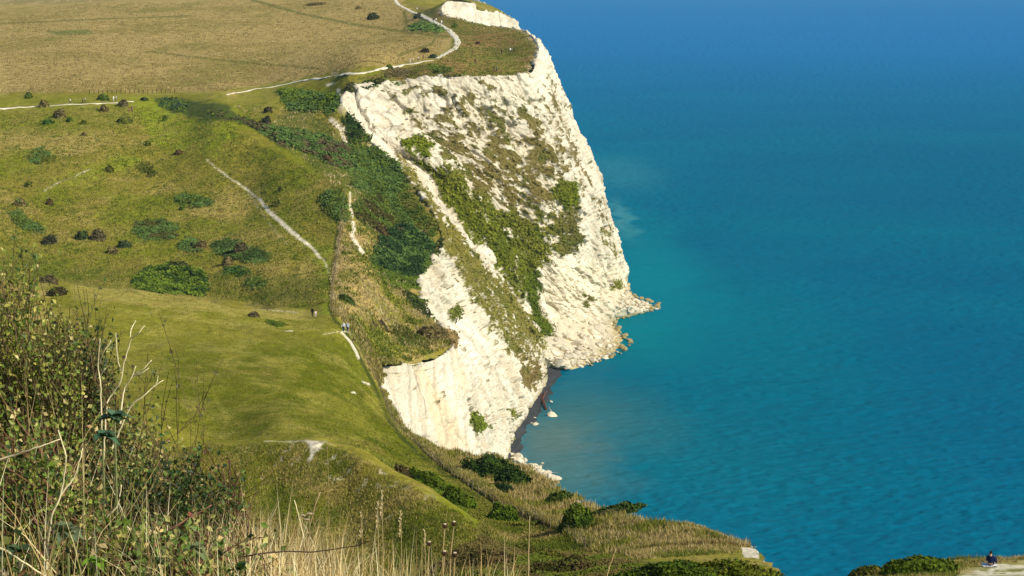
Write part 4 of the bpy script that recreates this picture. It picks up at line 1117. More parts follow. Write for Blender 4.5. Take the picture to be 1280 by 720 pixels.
for (u, v, w_, h_, c, lb) in SHRUBS:
    yl = 560 if v < 175 else 415 if v < 360 and u < 420 else 300
    shrub('shrub', lb, 'shrub', u, v, w_, h_, c * 1.2, 'shrubs scattered over the downs', ymin=yl, col2=c * 1.35)

# nearer bushes along the low cliff edge
def near_bush(lb, u, v, w_, h_, c, c2, y0, leaves, deep=.7, name='bush'):
    g = ground(u, v + h_ * .42, y0)
    if g is None: print('NB none', u, v); return
    shrub(name, lb, 'bush', u, v, w_, h_, c, 'bushes along the near cliff edge', leaves=leaves, lsize=.26 if g[1] > 190 else .17, deep=deep, base=g, col2=c2)
near_bush('dark green bush at the brink above the chalk boulders, long and low', 612, 582, 74, 34, srgb(52, 74, 24), srgb(66, 88, 26), 230, 3000)
near_bush('dark green bush right of the long low one at the brink', 642, 594, 44, 28, srgb(46, 68, 24), srgb(60, 82, 26), 230, 2000)
near_bush('small teal green bush in front of the brink bushes', 630, 609, 20, 14, srgb(52, 72, 40), srgb(66, 84, 36), 220, 800)
near_bush('green bush spilling over the edge between straw and sea', 696, 622, 34, 18, srgb(64, 88, 24), srgb(80, 98, 30), 200, 1500)
near_bush('round green bush standing alone beside the fence posts', 720, 648, 42, 36, srgb(66, 88, 22), srgb(92, 108, 28), 170, 3000)
near_bush('wide dark bush on the skyline of the low cliff against the sea', 768, 636, 68, 15, srgb(58, 76, 26), srgb(70, 84, 34), 170, 2200)
near_bush('grey twiggy bush beside the wide dark one on the skyline', 762, 641, 22, 10, srgb(120, 112, 84), srgb(96, 96, 54), 170, 700)
near_bush('bright green bush left of the dark fence line', 629, 642, 40, 28, srgb(74, 98, 20), srgb(92, 112, 26), 206, 2600)
near_bush('tiny green bush in the straw near the white cliff corner', 893, 669, 11, 7, srgb(84, 110, 24), srgb(98, 120, 30), 140, 300)
near_bush('brown dead bush on the bank behind the chalk scarred spur', 508, 589, 34, 15, srgb(110, 94, 58), srgb(96, 84, 46), 206, 1200)
near_bush('green bush bank below the brown dead one', 540, 600, 52, 24, srgb(74, 98, 18), srgb(90, 106, 24), 206, 2600, .5)
near_bush('green bush at the right end of the bank behind the spur', 572, 621, 46, 24, srgb(80, 100, 18), srgb(90, 106, 24), 200, 2200, .5)
near_bush('low green bush on the spur foot, beside the brambles', 675, 690, 60, 14, srgb(84, 98, 24), srgb(96, 96, 34), 150, 1800, .5)
near_bush('brown bramble tangle at the right foot of the spur', 604, 696, 76, 26, srgb(104, 88, 52), srgb(84, 80, 34), 130, 3200, .5)
near_bush('brown bramble tangle next to the green bank at the bottom', 708, 706, 82, 26, srgb(100, 86, 50), srgb(88, 90, 34), 130, 3200, .5)
near_bush('olive bramble tangle at the bottom left of the brown ones', 548, 714, 60, 26, srgb(92, 88, 40), srgb(104, 88, 54), 130, 2400, .5)
near_bush('broad bank of green scrub at the bottom, left part', 832, 713, 130, 34, srgb(84, 100, 22), srgb(66, 84, 20), 120, 4200, .4)
near_bush('broad bank of green scrub at the bottom, right part', 918, 714, 128, 38, srgb(80, 96, 20), srgb(98, 104, 26), 120, 4200, .4)
near_bush('dome of green scrub on the near shelf behind the white post', 1148, 707, 86, 30, srgb(98, 118, 30), srgb(84, 102, 26), 90, 3600, .35)
near_bush('brownish scrub left of the green dome on the near shelf', 1086, 715, 48, 18, srgb(100, 92, 42), srgb(84, 92, 28), 90, 1600, .6)

# ================================================================== GRASS AND STRAW (uncountable)
BARE = [[(380, 549), (411, 549), (402, 562), (392, 574), (384, 583), (381, 580), (387, 564)], [(328, 549), (385, 549), (385, 555), (328, 555)]]
BARE_LINES = [([(325, 250), (335, 263), (355, 281), (372, 295), (388, 308), (408, 332)], 3.0), ([(258, 200), (275, 211), (291, 226), (310, 238), (325, 250)], 1.6),
              ([(438, 240), (437, 255), (441, 270), (443, 286), (440, 295), (447, 306), (453, 316)], 2.8), ([(427, 416), (437, 426), (445, 440), (448, 447)], 3)]
def tufts(name, polys, n, hgt, wid, cols_, ymin, ymax, seed, per=4, lean=.5):
    r = np.random.default_rng(seed); PS = []
    for poly, share in polys:
        uv = sample_poly(poly, int(n * share), r)
        for bp_ in BARE: uv = uv[~in_poly(uv[:, 0], uv[:, 1], bp_)]
        for bl_, bw_ in BARE_LINES: uv = uv[line_dist(uv[:, 0], uv[:, 1], bl_) > bw_]
        P, ok = many_ground(uv[:, 0], uv[:, 1], ymin)
        PS.append(P[(P[:, 1] < ymax)])
    P = np.concatenate(PS)
    P = np.repeat(P, per, 0); m = len(P)
    sc = P[:, 1] / F
    P = P + r.normal(size=(m, 3)) * np.c_[sc * 1.6, sc * 3.5, np.zeros(m)]
    P[:, 2] -= .05
    cl = fbm2(P[:, 0] / 4, P[:, 1] / 6, 3, seed)
    k = np.clip(((cl - .5) * 3.2 + .5 + r.normal(size=m) * .3), 0, .999) * len(cols_)
    c = np.array(cols_)[k.astype(int)] * r.uniform(.7, 1.25, (m, 1))
    V, fc, Cc = blades(P, hgt * r.uniform(.5, 1.2, m), wid * sc * r.uniform(.7, 1.4, m), lean * r.uniform(.2, 1.2, m), c, 1, seed)
    o = link(name, make_mesh(name, V, fc, Cc, False), M_STRAW)
    return tag(o, kind='stuff')
T1 = srgb(170, 150, 92); T2 = srgb(150, 138, 66); T3 = srgb(120, 124, 40); T4 = srgb(96, 108, 26); T5 = srgb(186, 168, 118)
HILLP = [(0, 140), (170, 132), (280, 152), (350, 192), (430, 238), (424, 300), (414, 385), (390, 388), (250, 371), (90, 354), (0, 350)]
tufts('rough_grass', [(HILLP, 1)], 30000, .28, 1.7, [T4, T3, T3, T2, T2], 405, 680, 301)
tufts('rough_grass', [([(440, 245), (480, 300), (520, 380), (566, 432), (500, 456), (474, 466), (430, 400), (418, 385), (428, 300)], .7), ([(290, 130), (420, 140), (520, 240), (545, 320), (490, 345), (440, 250), (350, 180)], .3)], 9000, .45, 1.5, [T4, T3, T1, T2, T5], 350, 640, 302)
tufts('rough_grass', [(STRIP, 1)], 12000, .6, 1.5, [T3, T2, T1, T5, T1], 165, 400, 303)
tufts('rough_grass', [(FENCE_BANK, 1)], 11000, .55, 1.6, [T2, T1, T3, T5, T1, T3], 165, 400, 310, lean=.5)
tufts('rough_grass', [([(430, 240), (426, 275), (422, 310), (416, 350), (414, 384), (418, 396), (423, 396), (418, 382), (420, 350), (426, 310), (430, 275), (434, 241)], 1)], 1600, .5, 1.6, [T2, T1, T5], 380, 500, 311, lean=.3)
tufts('rough_grass', [([(738, 636), (800, 648), (860, 653), (928, 679), (922, 692), (800, 700), (700, 668)], 1)], 7000, .30, 1.1, [T4, T3, T1, T2, T5, T1], 140, 230, 304, lean=.9)
tufts('rough_grass', [([(250, 556), (400, 552), (450, 572), (580, 646), (650, 690), (600, 715), (250, 715)], 1)], 15000, .22, 1.3, [T4, T3, T3, T1, T2], 130, 206, 305)
tufts('rough_grass', [([(560, 585), (640, 640), (700, 690), (640, 690), (470, 582), (420, 556), (480, 545)], .3), ([(85, 354), (390, 390), (430, 405), (480, 500), (560, 585), (420, 552), (240, 550), (80, 450)], .7)], 24000, .13, 1.5, [T4, T4, T3, T3, T2], 205, 412, 306)
tufts('rough_grass', [([(600, 640), (660, 650), (712, 672), (750, 690), (690, 692), (640, 686), (596, 664)], 1)], 4500, .3, 1.2, [T4, T3, T2, T3, T1], 165, 245, 312, lean=.8)
tufts('rough_grass', [([(1170, 703), (1240, 699), (1290, 697), (1290, 702), (1235, 706), (1205, 713), (1190, 724), (1060, 728), (1070, 718)], 1)], 3600, .28, .8, [T4, T3, T1, T2, T5], 90, 140, 307)
tufts('rough_grass', [([(0, 20), (100, 4), (490, 2), (560, 40), (545, 72), (420, 92), (280, 114), (0, 117)], 1)], 12000, .38, 1.6, [srgb(140, 124, 70), srgb(160, 142, 90), srgb(176, 156, 104), srgb(150, 132, 78)], 660, 1500, 308)
tufts('rough_grass', [([(440, 100), (545, 78), (575, 50), (548, 14), (650, 38), (672, 60), (660, 95), (540, 98)], 1)], 3500, .38, 1.5, [T4, srgb(116, 112, 52), T2, srgb(140, 118, 70)], 600, 1100, 309)

# ================================================================== FENCES, GATE, POSTS
FL = [(431, 242), (427, 275), (423, 310), (417, 350), (415, 383), (420, 396), (432, 408), (446, 432), (460, 458), (474, 488), (486, 518), (505, 545), (535, 572), (560, 592), (590, 613), (620, 633), (645, 646), (673, 656), (692, 665), (710, 672), (738, 689)]
fw = np.array([ground(u, v, 165 if v > 400 else 370) for u, v in FL])
fw = resample(fw, 600)
dl = np.concatenate([[0], np.cumsum(np.linalg.norm(np.diff(fw[:, :2], axis=0), axis=1))])
npost = min(98, int(dl[-1] / 3.4))
fence = thing('wire_fence', 'long post and wire fence running down beside the mown grass to the cliff edge', 'fence', fw[-1])
wpts = []
for k in range(npost):
    s_ = dl[-1] * k / (npost - 1)
    p = np.array([np.interp(s_, dl, fw[:, j]) for j in range(2)]); z = ground_z(p[0], p[1])
    m = MB(); tl = RNG.normal(size=2) * .03
    m.tube([(p[0], p[1], z - .3), (p[0] + tl[0], p[1] + tl[1], z + 1.15)], [.05, .045], srgb(120, 108, 82) * RNG.uniform(.8, 1.15), 6)
    V_, f_, c_ = m.data(); o = link('post', make_mesh('post', V_ - fw[-1], f_, c_, False), M_WOOD, fence)
    wpts.append((p[0], p[1], z))
wpts = np.array(wpts)
for hgt_ in (.45, .75, 1.05):
    m = MB(); m.tube(wpts + [0, 0, hgt_] - fw[-1], .008, srgb(120, 116, 110), 3, False); m.build('wire', M_METAL, fence)

ff = thing('field_fence', 'short row of dark posts along the lower edge of the dry field', 'fence', ground(160, 117, 600))
fo = np.array(ff.location)
for k in range(20):
    u = 112 + k * 5.6; g = ground(u, 117.5 - .008 * (u - 112), 600)
    m = MB(); m.tube([g - fo - [0, 0, .2], g - fo + [0, 0, 1.25 + RNG.uniform(-.15, .15)]], .11, srgb(84, 74, 50), 5); m.build('post', M_WOOD, ff)
m = MB(); m.tube([ground(112 + k * 11.2, 117.5 - .09 * k, 600) - fo + [0, 0, 1.0] for k in range(10)], .02, srgb(110, 104, 90), 3, False); m.build('wire', M_METAL, ff)

g = ground(418.5, 96.5, 600)
kg = thing('kissing_gate', 'grey wooden gate beside the white path at the head of the gully', 'gate', g)
m = MB()
for dx in (-.85, .0, .85):
    m = MB(); m.box((dx, 0, .7), (.16, .16, 1.5), srgb(150, 144, 128)); m.build('post', M_WOOD, kg)
m = MB()
for z in (.35, .75, 1.15): m.box((0, .03, z), (1.75, .07, .12), srgb(160, 152, 134))
m.build('rail', M_WOOD, kg)

g = ground(1134, 720.5, 90)
mp = thing('marker_post', 'short white post in front of the green dome of scrub', 'post', g)
m = MB(); m.tube([(0, 0, -.2), (0, 0, .62), (.02, 0, .68)], [.055, .05, .03], srgb(206, 200, 184), 8); m.build('shaft', M_WOOD, mp)
m = MB(); m.tube([(.02, 0, .68), (.022, 0, .71)], [.032, .012], srgb(170, 150, 120), 8); m.build('cap', M_WOOD, mp)

# ================================================================== ROCKS
def rock_mesh(seed):
    r = np.random.default_rng(seed)
    n = 26; d = r.normal(size=(n, 3)); d /= np.linalg.norm(d, axis=1, keepdims=True)
    d *= np.array([1, r.uniform(.65, 1), r.uniform(.5, .85)]) * r.uniform(.8, 1.1, (n, 1))
    import bmesh
    bm = bmesh.new()
    for p in d: bm.verts.new(p)
    h = bmesh.ops.convex_hull(bm, input=bm.verts[:])
    bmesh.ops.delete(bm, geom=[e for e in h['geom_interior'] if isinstance(e, bmesh.types.BMVert)], context='VERTS')
    bmesh.ops.bevel(bm, geom=bm.edges[:], offset=.06, segments=1, affect='EDGES')
    bm.verts.index_update()
    V = np.array([v.co for v in bm.verts]); 
    bmesh.ops.triangulate(bm, faces=bm.faces[:]); bm.verts.index_update()
    Fc = np.array([[v.index for v in f.verts] for f in bm.faces]); V = np.array([v.co[:] for v in bm.verts]); bm.free()
    base = srgb(220, 208, 180) * r.uniform(.7, 1.05)
    c = np.tile(base, (len(V), 1)) * r.uniform(.92, 1.05, (len(V), 1))
    return make_mesh('boulder', V, Fc, c, False)
RM = [rock_mesh(400 + k) for k in range(12)]
for me in RM: me.materials.append(M_ROCK)
wet = [rock_mesh(440 + k) for k in range(4)]
for me in wet:
    me.materials.append(M_ROCK); at = me.attributes['col']
    for d_ in at.data: d_.color = tuple(np.array(srgb(166, 150, 104)) * random.uniform(.7, 1.1)) + (1,)
def boulder(p, size, label, group=None, meshes=RM, sq=1.0):
    o = bpy.data.objects.new('boulder', random.choice(meshes)); COL.objects.link(o)
    o.location = tuple(p); s = size / 2
    o.scale = (s * random.uniform(.8, 1.25), s * random.uniform(.8, 1.25), s * random.uniform(.7, 1.1) * sq)
    o.rotation_euler = (random.uniform(-.5, .5), random.uniform(-.5, .5), random.uniform(0, 6.28))
    return tag(o, label, 'boulder', group)

# scree apron between face and water
WL = [(690, 462), (704, 461), (720, 461), (738, 455), (755, 450), (772, 442), (783, 434), (782, 422), (772, 410), (766, 400), (778, 397), (795, 393), (812, 389), (824, 385), (818, 379), (802, 374), (790, 366), (788, 352)]
FLN = [(672, 432), (684, 415), (692, 400), (702, 388), (712, 380), (722, 375), (735, 374), (746, 376), (752, 378), (756, 378), (762, 372), (766, 366), (770, 362), (774, 360), (777, 357), (780, 353), (782, 350), (784, 345)]
o1 = resample(np.array([sea_at(*p) for p in WL]), 150)
i1 = resample(np.array([face(*p, r=4) for p in FLN]) + np.array([-1.0, 2.0, 0]), 150)
t_ = np.linspace(0, 1, 60)[:, None, None]
SG_ = o1[None] + (i1 - o1)[None] * t_
SG_[..., 2] += (np.sin(t_[..., 0] * math.pi) * -1.0) * (i1[:, 2] / 8)[None] - .5 * (1 - t_[..., 0])
blk = (f3(SG_[..., 0] / 3, SG_[..., 1] / 3, SG_[..., 2] / 3, 4, 95) - .5)
SG_[..., 2] += blk * 3.2 * np.sin(np.clip(t_[..., 0], .02, .97) * math.pi); SG_[..., 0] += blk * 2
cs_ = np.broadcast_to(srgb(204, 192, 162), SG_.shape).copy() * (.85 + .3 * n2(SG_[..., 0] / .8, SG_[..., 1] / .8, 96))[..., None]
cs_ = mixc(cs_, srgb(176, 158, 104), sstep(1.6, .2, SG_[..., 2]) * .8)
scree = link('scree', make_mesh('scree', SG_.reshape(-1, 3), grid_faces(*SG_.shape[:2]), cs_.reshape(-1, 3), False), M_ROCK)
tag(scree, kind='structure')
_su, _sv = proj(SG_[..., 0], SG_[..., 1], SG_[..., 2]); _su = _su.ravel(); _sv = _sv.ravel(); _sp = SG_.reshape(-1, 3)
def on_scree(u, v):
    k = np.nonzero((np.abs(_su - u) < 4) & (np.abs(_sv - v) < 4))[0]
    return _sp[k[np.argmin(_sp[k, 1])]] if len(k) else None
n_b = 0
LB = 'pale angular chalk boulder in the rockfall heap at the cliff foot'
for (u, v) in sample_poly([(684, 440), (692, 405), (712, 378), (745, 372), (762, 385), (770, 408), (784, 430), (770, 444), (735, 456), (705, 462), (690, 458)], 230, np.random.default_rng(12)):
    p = on_scree(u, v)
    if p is None: p = face(u, v)
    if p is None: continue
    sz = min(4.6, .9 + random.expovariate(1 / .8)) * (1.15 if v > 415 else .9)
    boulder(p + [0, 0, sz * .1], sz, LB, 'boulders of the rockfall'); n_b += 1
LW = 'weed stained boulder along the waterline of the rockfall'
for k, p in enumerate(resample(o1[:125], 46)):
    if k < 3: continue
    boulder(p + np.array([random.uniform(-1.2, 1.2), random.uniform(-1.5, 2), .2]), random.uniform(1.2, 3.2), LW, 'wet boulders at the waterline', wet)
LT = 'pale boulder on the rocky point jutting into the sea'
for (u, v) in sample_poly([(772, 380), (785, 360), (800, 374), (822, 380), (826, 386), (800, 391), (775, 396)], 60, np.random.default_rng(13)):
    p = on_scree(u, v)
    if p is None: p = sea_at(u, v)
    boulder(p + [0, 0, .5], random.uniform(1.2, 3.0), LT, 'boulders of the rocky point')
for u, v, sz, lb in ((690, 520, 3.2, 'white flat boulder awash off the dark beach, the largest there'), (669, 531, 1.9, 'white boulder at the edge of the dark beach below the rusty beam'),
                     (664, 530, 1.0, 'smallest white boulder on the dark beach'), (668, 523, .9, 'white stone on the dark beach above the pair of white boulders'), (689, 503, 1.2, 'small white stone beside the rusty beam'),
                     (694, 599, 3.2, 'long white boulder at the sea end of the chalk boulder line'), (687, 591, 2.0, 'flat white boulder next to the long one in the water'),
                     (676, 583, 1.2, 'white stone in the shallows above the flat white boulder'), (678, 580, .9, 'little white stone standing farthest out in the shallows')):
    boulder(sea_at(u, v) + [0, 0, .2], sz, lb, None, RM, .55)
LL = 'white chalk boulder in the line below the brink bushes'
for k in range(34):
    t0 = k / 33; u = 640 + 46 * t0 + random.uniform(-3, 3); v = 571 + 27 * t0 + random.uniform(-2, 5)
    boulder(sea_at(u, v) + [0, 0, .5], random.uniform(1.0, 2.6), LL, 'boulders in the line at the beach end')

# rusty wreck beam on the beach
a_ = sea_at(683, 512, .2); b_ = sea_at(674, 489, 1.0)
wr = thing('rusty_beam', 'rusty red wreck beam lying across the dark beach', 'wreckage', a_)
m = MB(); d_ = b_ - a_
m.tube([d_ * t for t in (0, .3, .6, 1)], [.28, .34, .3, .22], srgb(104, 58, 44), 4); m.build('beam', M_METAL, wr)
m = MB(); m.tube([d_ * .55, d_ * .8 + [1.2, .6, .5], d_ * .9 + [1.9, .6, .3]], .16, srgb(112, 62, 46), 4); m.build('rib', M_METAL, wr)
# ================================================================== PEOPLE
def skin_body(J, E, root=0):
    me = bpy.data.meshes.new('tmp'); me.from_pydata([j[0] for j in J], E, [])
    ob = bpy.data.objects.new('tmp', me); COL.objects.link(ob)
    md = ob.modifiers.new('s', 'SKIN'); md.branch_smoothing = .4
    sv = me.skin_vertices[0].data
    for i, j in enumerate(J):
        r = j[1]; sv[i].radius = (r, r) if not isinstance(r, tuple) else r; sv[i].use_root = (i == root)
    sb = ob.modifiers.new('ss', 'SUBSURF'); sb.levels = 1
    dg = bpy.context.evaluated_depsgraph_get()
    e = ob.evaluated_get(dg); m2 = e.to_mesh()
    V = np.array([v.co[:] for v in m2.vertices]); Q = [tuple(p.vertices) for p in m2.polygons]
    e.to_mesh_clear(); bpy.data.objects.remove(ob); bpy.data.meshes.remove(me)
    tri = np.array([q for q in Q if len(q) == 3]).reshape(-1, 3); qd = np.array([q for q in Q if len(q) == 4]).reshape(-1, 4)
    return V, tri, qd
def skeleton(pose):
    J = [((0, 0, .95), (.15, .11)), ((0, 0, 1.10), (.135, .10)), ((0, .01, 1.30), (.165, .11)), ((0, 0, 1.46), .06),
         ((0, .01, 1.55), .075), ((0, .02, 1.64), .095), ((0, .01, 1.715), .07), ((0, .105, 1.62), .018)]
    E = [(0, 1), (1, 2), (2, 3), (3, 4), (4, 5), (5, 6), (5, 7)]
    def add(pts, frm):
        for p, r in pts:
            J.append((p, r)); E.append((frm, len(J) - 1)); frm = len(J) - 1
        return frm
    for s, ph in ((-1, 1), (1, -1)):
        sw = .16 * ph if pose == 'walk' else 0.03
        if pose == 'sit':
            h = add([((s * .19, .02, 1.38), .058), ((s * .25, .10, 1.12), .044), ((s * .16, .34, 1.08), .034), ((s * .12, .42, 1.06), .03)], 2)
            add([((s * .09, .03, .92), .09), ((s * .13, .42, 1.26), .068), ((s * .13, .62, .92), .05), ((s * .13, .74, .87), .04)], 0)
        else:
            h = add([((s * .19, .0, 1.39), .058), ((s * .245, -.02 - sw * .5, 1.13), .044), ((s * .25, .06 - sw, .90), .033), ((s * .25, .08 - sw, .83), .03)], 2)
            st = .22 * ph if pose == 'walk' else .02 * ph
            add([((s * .09, 0, .88), .09), ((s * .10, .05 + st * .6, .50), .065), ((s * .10, st - .02, .09), .045), ((s * .11, st + .13, .04), .038)], 0)
        p = np.array(J[h][0])
        fd = np.array([0, .6, -.8]) if pose != 'sit' else np.array([-s * .3, .9, -.3])
        for k in range(4):
            o_ = np.array([0, (k - 1.5) * .02, 0]) if pose != 'sit' else np.array([(k - 1.5) * .02, 0, 0])
            ln = (.075, .085, .08, .062)[k]
            add([(tuple(p + o_ + fd * .045), .0095), (tuple(p + o_ + fd * .045 + (fd * .8 + np.array([-s * .5, 0, -.2])) * ln * .6), .008)], h)
        add([(tuple(p + np.array([-s * .035, .03, .01])), .011), (tuple(p + np.array([-s * .05, .06, -.02])), .009)], h)
    return J, E
BODY = {}
for pose in ('walk', 'stand', 'sit'):
    V, t3, q4 = skin_body(*skeleton(pose))
    Nn = np.zeros_like(V)
    for f in (t3, q4):
        if len(f):
            fn = np.cross(V[f[:, 1]] - V[f[:, 0]], V[f[:, 2]] - V[f[:, 0]])
            for k in range(f.shape[1]): np.add.at(Nn, f[:, k], fn)
    Nn /= np.linalg.norm(Nn, axis=1, keepdims=True) + 1e-12
    if pose == 'sit': V = V - np.array([0, 0, .82])
    BODY[pose] = (V, t3, q4, Nn)
def shell(pose, sel, off):
    V, t3, q4, N = BODY[pose]
    fs = [f[sel(V)[f].all(1)] for f in (t3, q4) if len(f)]
    us = np.zeros(len(V), bool)
    for f in fs: us[f.ravel()] = True
    mp = np.cumsum(us) - 1
    return (V + N * off)[us], [mp[f] for f in fs if len(f)]
def person(u, v, label, shirt, legs, hair=(50, 36, 28), pose='walk', rz=0.0, ymin=0.0, scale=1.0, group=None, g=None):
    g = ground(u, v, ymin) if g is None else g
    if g is None: print('no ground person', u, v); return
    if pose != 'sit': g = np.array([g[0], g[1], ground_z(g[0], g[1]) + .02])
    root = thing('person', label, 'person', g, rz, group); root.scale = (scale,) * 3
    V, t3, q4, N = BODY[pose]
    dz = -.82 if pose == 'sit' else 0
    skin = srgb(206, 160, 128)
    link('body', make_mesh('body', V, [t3, q4], np.tile(skin, (len(V), 1))), M_CLOTH, root)
    def piece(name, sel, off, c):
        vv, ff_ = shell(pose, sel, off)
        if ff_: link(name, make_mesh(name, vv, ff_, np.tile(srgb(*c), (len(vv), 1))), M_CLOTH, root)
    arm = lambda P: (np.abs(P[:, 0]) > .17)
    if pose == 'sit':
        legm = lambda P: ((P[:, 1] > .12) & ~((P[:, 2] - dz > 1.0) & (np.abs(P[:, 0]) > .0) & (P[:, 1] < .5) & (P[:, 2] - dz < 1.16) & (np.abs(P[:, 0]) > .2))) & (P[:, 2] - dz < 1.34) | (P[:, 2] - dz < .98)
        piece('jacket', lambda P: (P[:, 2] - dz > .92) & (P[:, 2] - dz < 1.47) & ((P[:, 1] < .16) | (np.abs(P[:, 0]) > .19)), .022, shirt)
        piece('trousers', legm, .016, legs)
    else:
        piece('jacket', lambda P: (P[:, 2] > .86) & (P[:, 2] < 1.47), .022, shirt)
        piece('trousers', lambda P: (P[:, 2] < .96) & (P[:, 2] > .09) & (np.abs(P[:, 0]) < .19), .016, legs)
        piece('shoes', lambda P: (P[:, 2] < .12), .012, (60, 54, 50))
    piece('hair', lambda P: (P[:, 2] - dz > 1.50) & (P[:, 1] < .045) | (P[:, 2] - dz > 1.68), .024, hair)
    return root
WH = (236, 234, 232); DK = (40, 40, 48); NV = (34, 46, 84); GR = (120, 116, 112); BR = (110, 84, 64)
person(429.5, 415, 'walker in a white jacket on the chalk track, left of the pair', WH, NV, rz=2.6, ymin=330, pose='walk')
person(434.5, 415, 'walker in a white top with a navy bag strap, right of the pair', (200, 206, 224), (40, 52, 100), rz=2.8, ymin=330, pose='stand')
person(390.5, 396.5, 'walker in black at the corner of the mown grass', (24, 22, 28), (30, 28, 34), rz=-.6, ymin=330, pose='walk')
person(394.5, 397, 'small walker in pale pink beside the one in black', (226, 206, 210), (200, 190, 196), rz=.4, ymin=330, scale=.72, pose='stand')
person(88, 130, 'walker in white, leftmost on the lower chalk path', WH, (70, 70, 60), rz=1.5, ymin=560)
person(103.5, 129.5, 'walker in brown on the lower chalk path', (112, 88, 72), DK, rz=-1.5, ymin=560)
person(106.5, 129, 'walker in pale grey beside the one in brown', (200, 196, 190), (90, 80, 70), rz=-1.5, ymin=560)
person(142, 127, 'walker in white, left of the pair near the lower path end', WH, (200, 196, 180), rz=1.2, ymin=560, pose='stand')
person(145.5, 127, 'walker in white, right of the pair near the lower path end', (240, 238, 236), (120, 112, 100), rz=1.6, ymin=560)
person(162, 140, 'person in a plum pink coat sitting on the turf under the path end', (150, 70, 110), (220, 196, 206), rz=.8, ymin=560, pose='sit')
person(165, 140, 'person in mauve beside the one in plum pink', (168, 110, 140), (90, 60, 70), rz=-.5, ymin=560, pose='stand', scale=.9)
person(512.5, 79.5, 'walker in white, leftmost above the cliff top path', WH, (210, 204, 196), rz=1.5, ymin=620)
person(516.5, 78.8, 'walker in white, second above the cliff top path', (238, 234, 226), GR, rz=1.5, ymin=620)
person(522.8, 77.5, 'walker in white with dark trousers above the cliff top path', WH, DK, rz=1.5, ymin=620)
person(529, 74.5, 'walker in brown, rightmost above the cliff top path', BR, (80, 60, 50), rz=-1.5, ymin=620)
person(521.5, 14, 'walker in white highest up on the winding path', WH, (150, 140, 120), rz=.2, ymin=620)
person(541.5, 28, 'walker in dark clothes of the trio on the winding path', DK, DK, rz=.2, ymin=620)
person(545.3, 27.8, 'walker in white of the trio on the winding path', WH, (120, 110, 100), rz=.2, ymin=620)
person(552, 31, 'walker in white just below the trio on the winding path', (238, 236, 230), WH, rz=.2, ymin=620)
person(594, 80.5, 'walker in dark clothes on the headland turf nearest the path', DK, (30, 28, 30), rz=1.0, ymin=620)
person(617.5, 90, 'walker in dark clothes at the brink of the big white face', (34, 34, 30), DK, rz=1.0, ymin=600)
person(620.8, 89.6, 'walker in grey at the brink of the big white face', (150, 146, 120), DK, rz=2.0, ymin=600)
person(627, 68, 'walker in dark clothes farther back on the headland turf', (44, 40, 36), DK, rz=-1.0, ymin=620)
person(638, 66.5, 'walker in a white top in the middle of the headland turf', WH, (90, 84, 76), rz=.5, ymin=620)
person(642.5, 67, 'walker in dark clothes beside the white topped one', (60, 54, 48), DK, rz=.5, ymin=620)
g = ground(1238, 709, 90)
person(1238, 709, 'person in navy with dark hair sitting on a white cloth at the near cliff edge', (26, 40, 78), (30, 36, 60), hair=(48, 28, 24), pose='sit', rz=-.55, g=g + np.array([0, 0, .05]))
m = MB(); rc = np.random.default_rng(5)
gx, gy2 = np.meshgrid(np.linspace(-.42, .42, 15), np.linspace(-.3, .75, 15))
gz = np.array([[ground_z(g[0] + a, g[1] + b) for a, b in zip(ra, rb)] for ra, rb in zip(gx, gy2)])
gz = np.maximum(gz, g[2]) - g[2] + .035 + .03 * n2(gx * 7, gy2 * 7, 5)
clv = np.stack([gx, gy2, gz], -1).reshape(-1, 3)
cl = link('picnic_cloth', make_mesh('picnic_cloth', np.concatenate([clv, clv - [0, 0, .03]]), np.concatenate([grid_faces(15, 15), grid_faces(15, 15)[:, ::-1] + 225]), np.tile(srgb(232, 230, 226), (450, 1))), M_CLOTH)
cl.location = tuple(g); tag(cl, 'white cloth spread on the turf under the seated person', 'cloth')
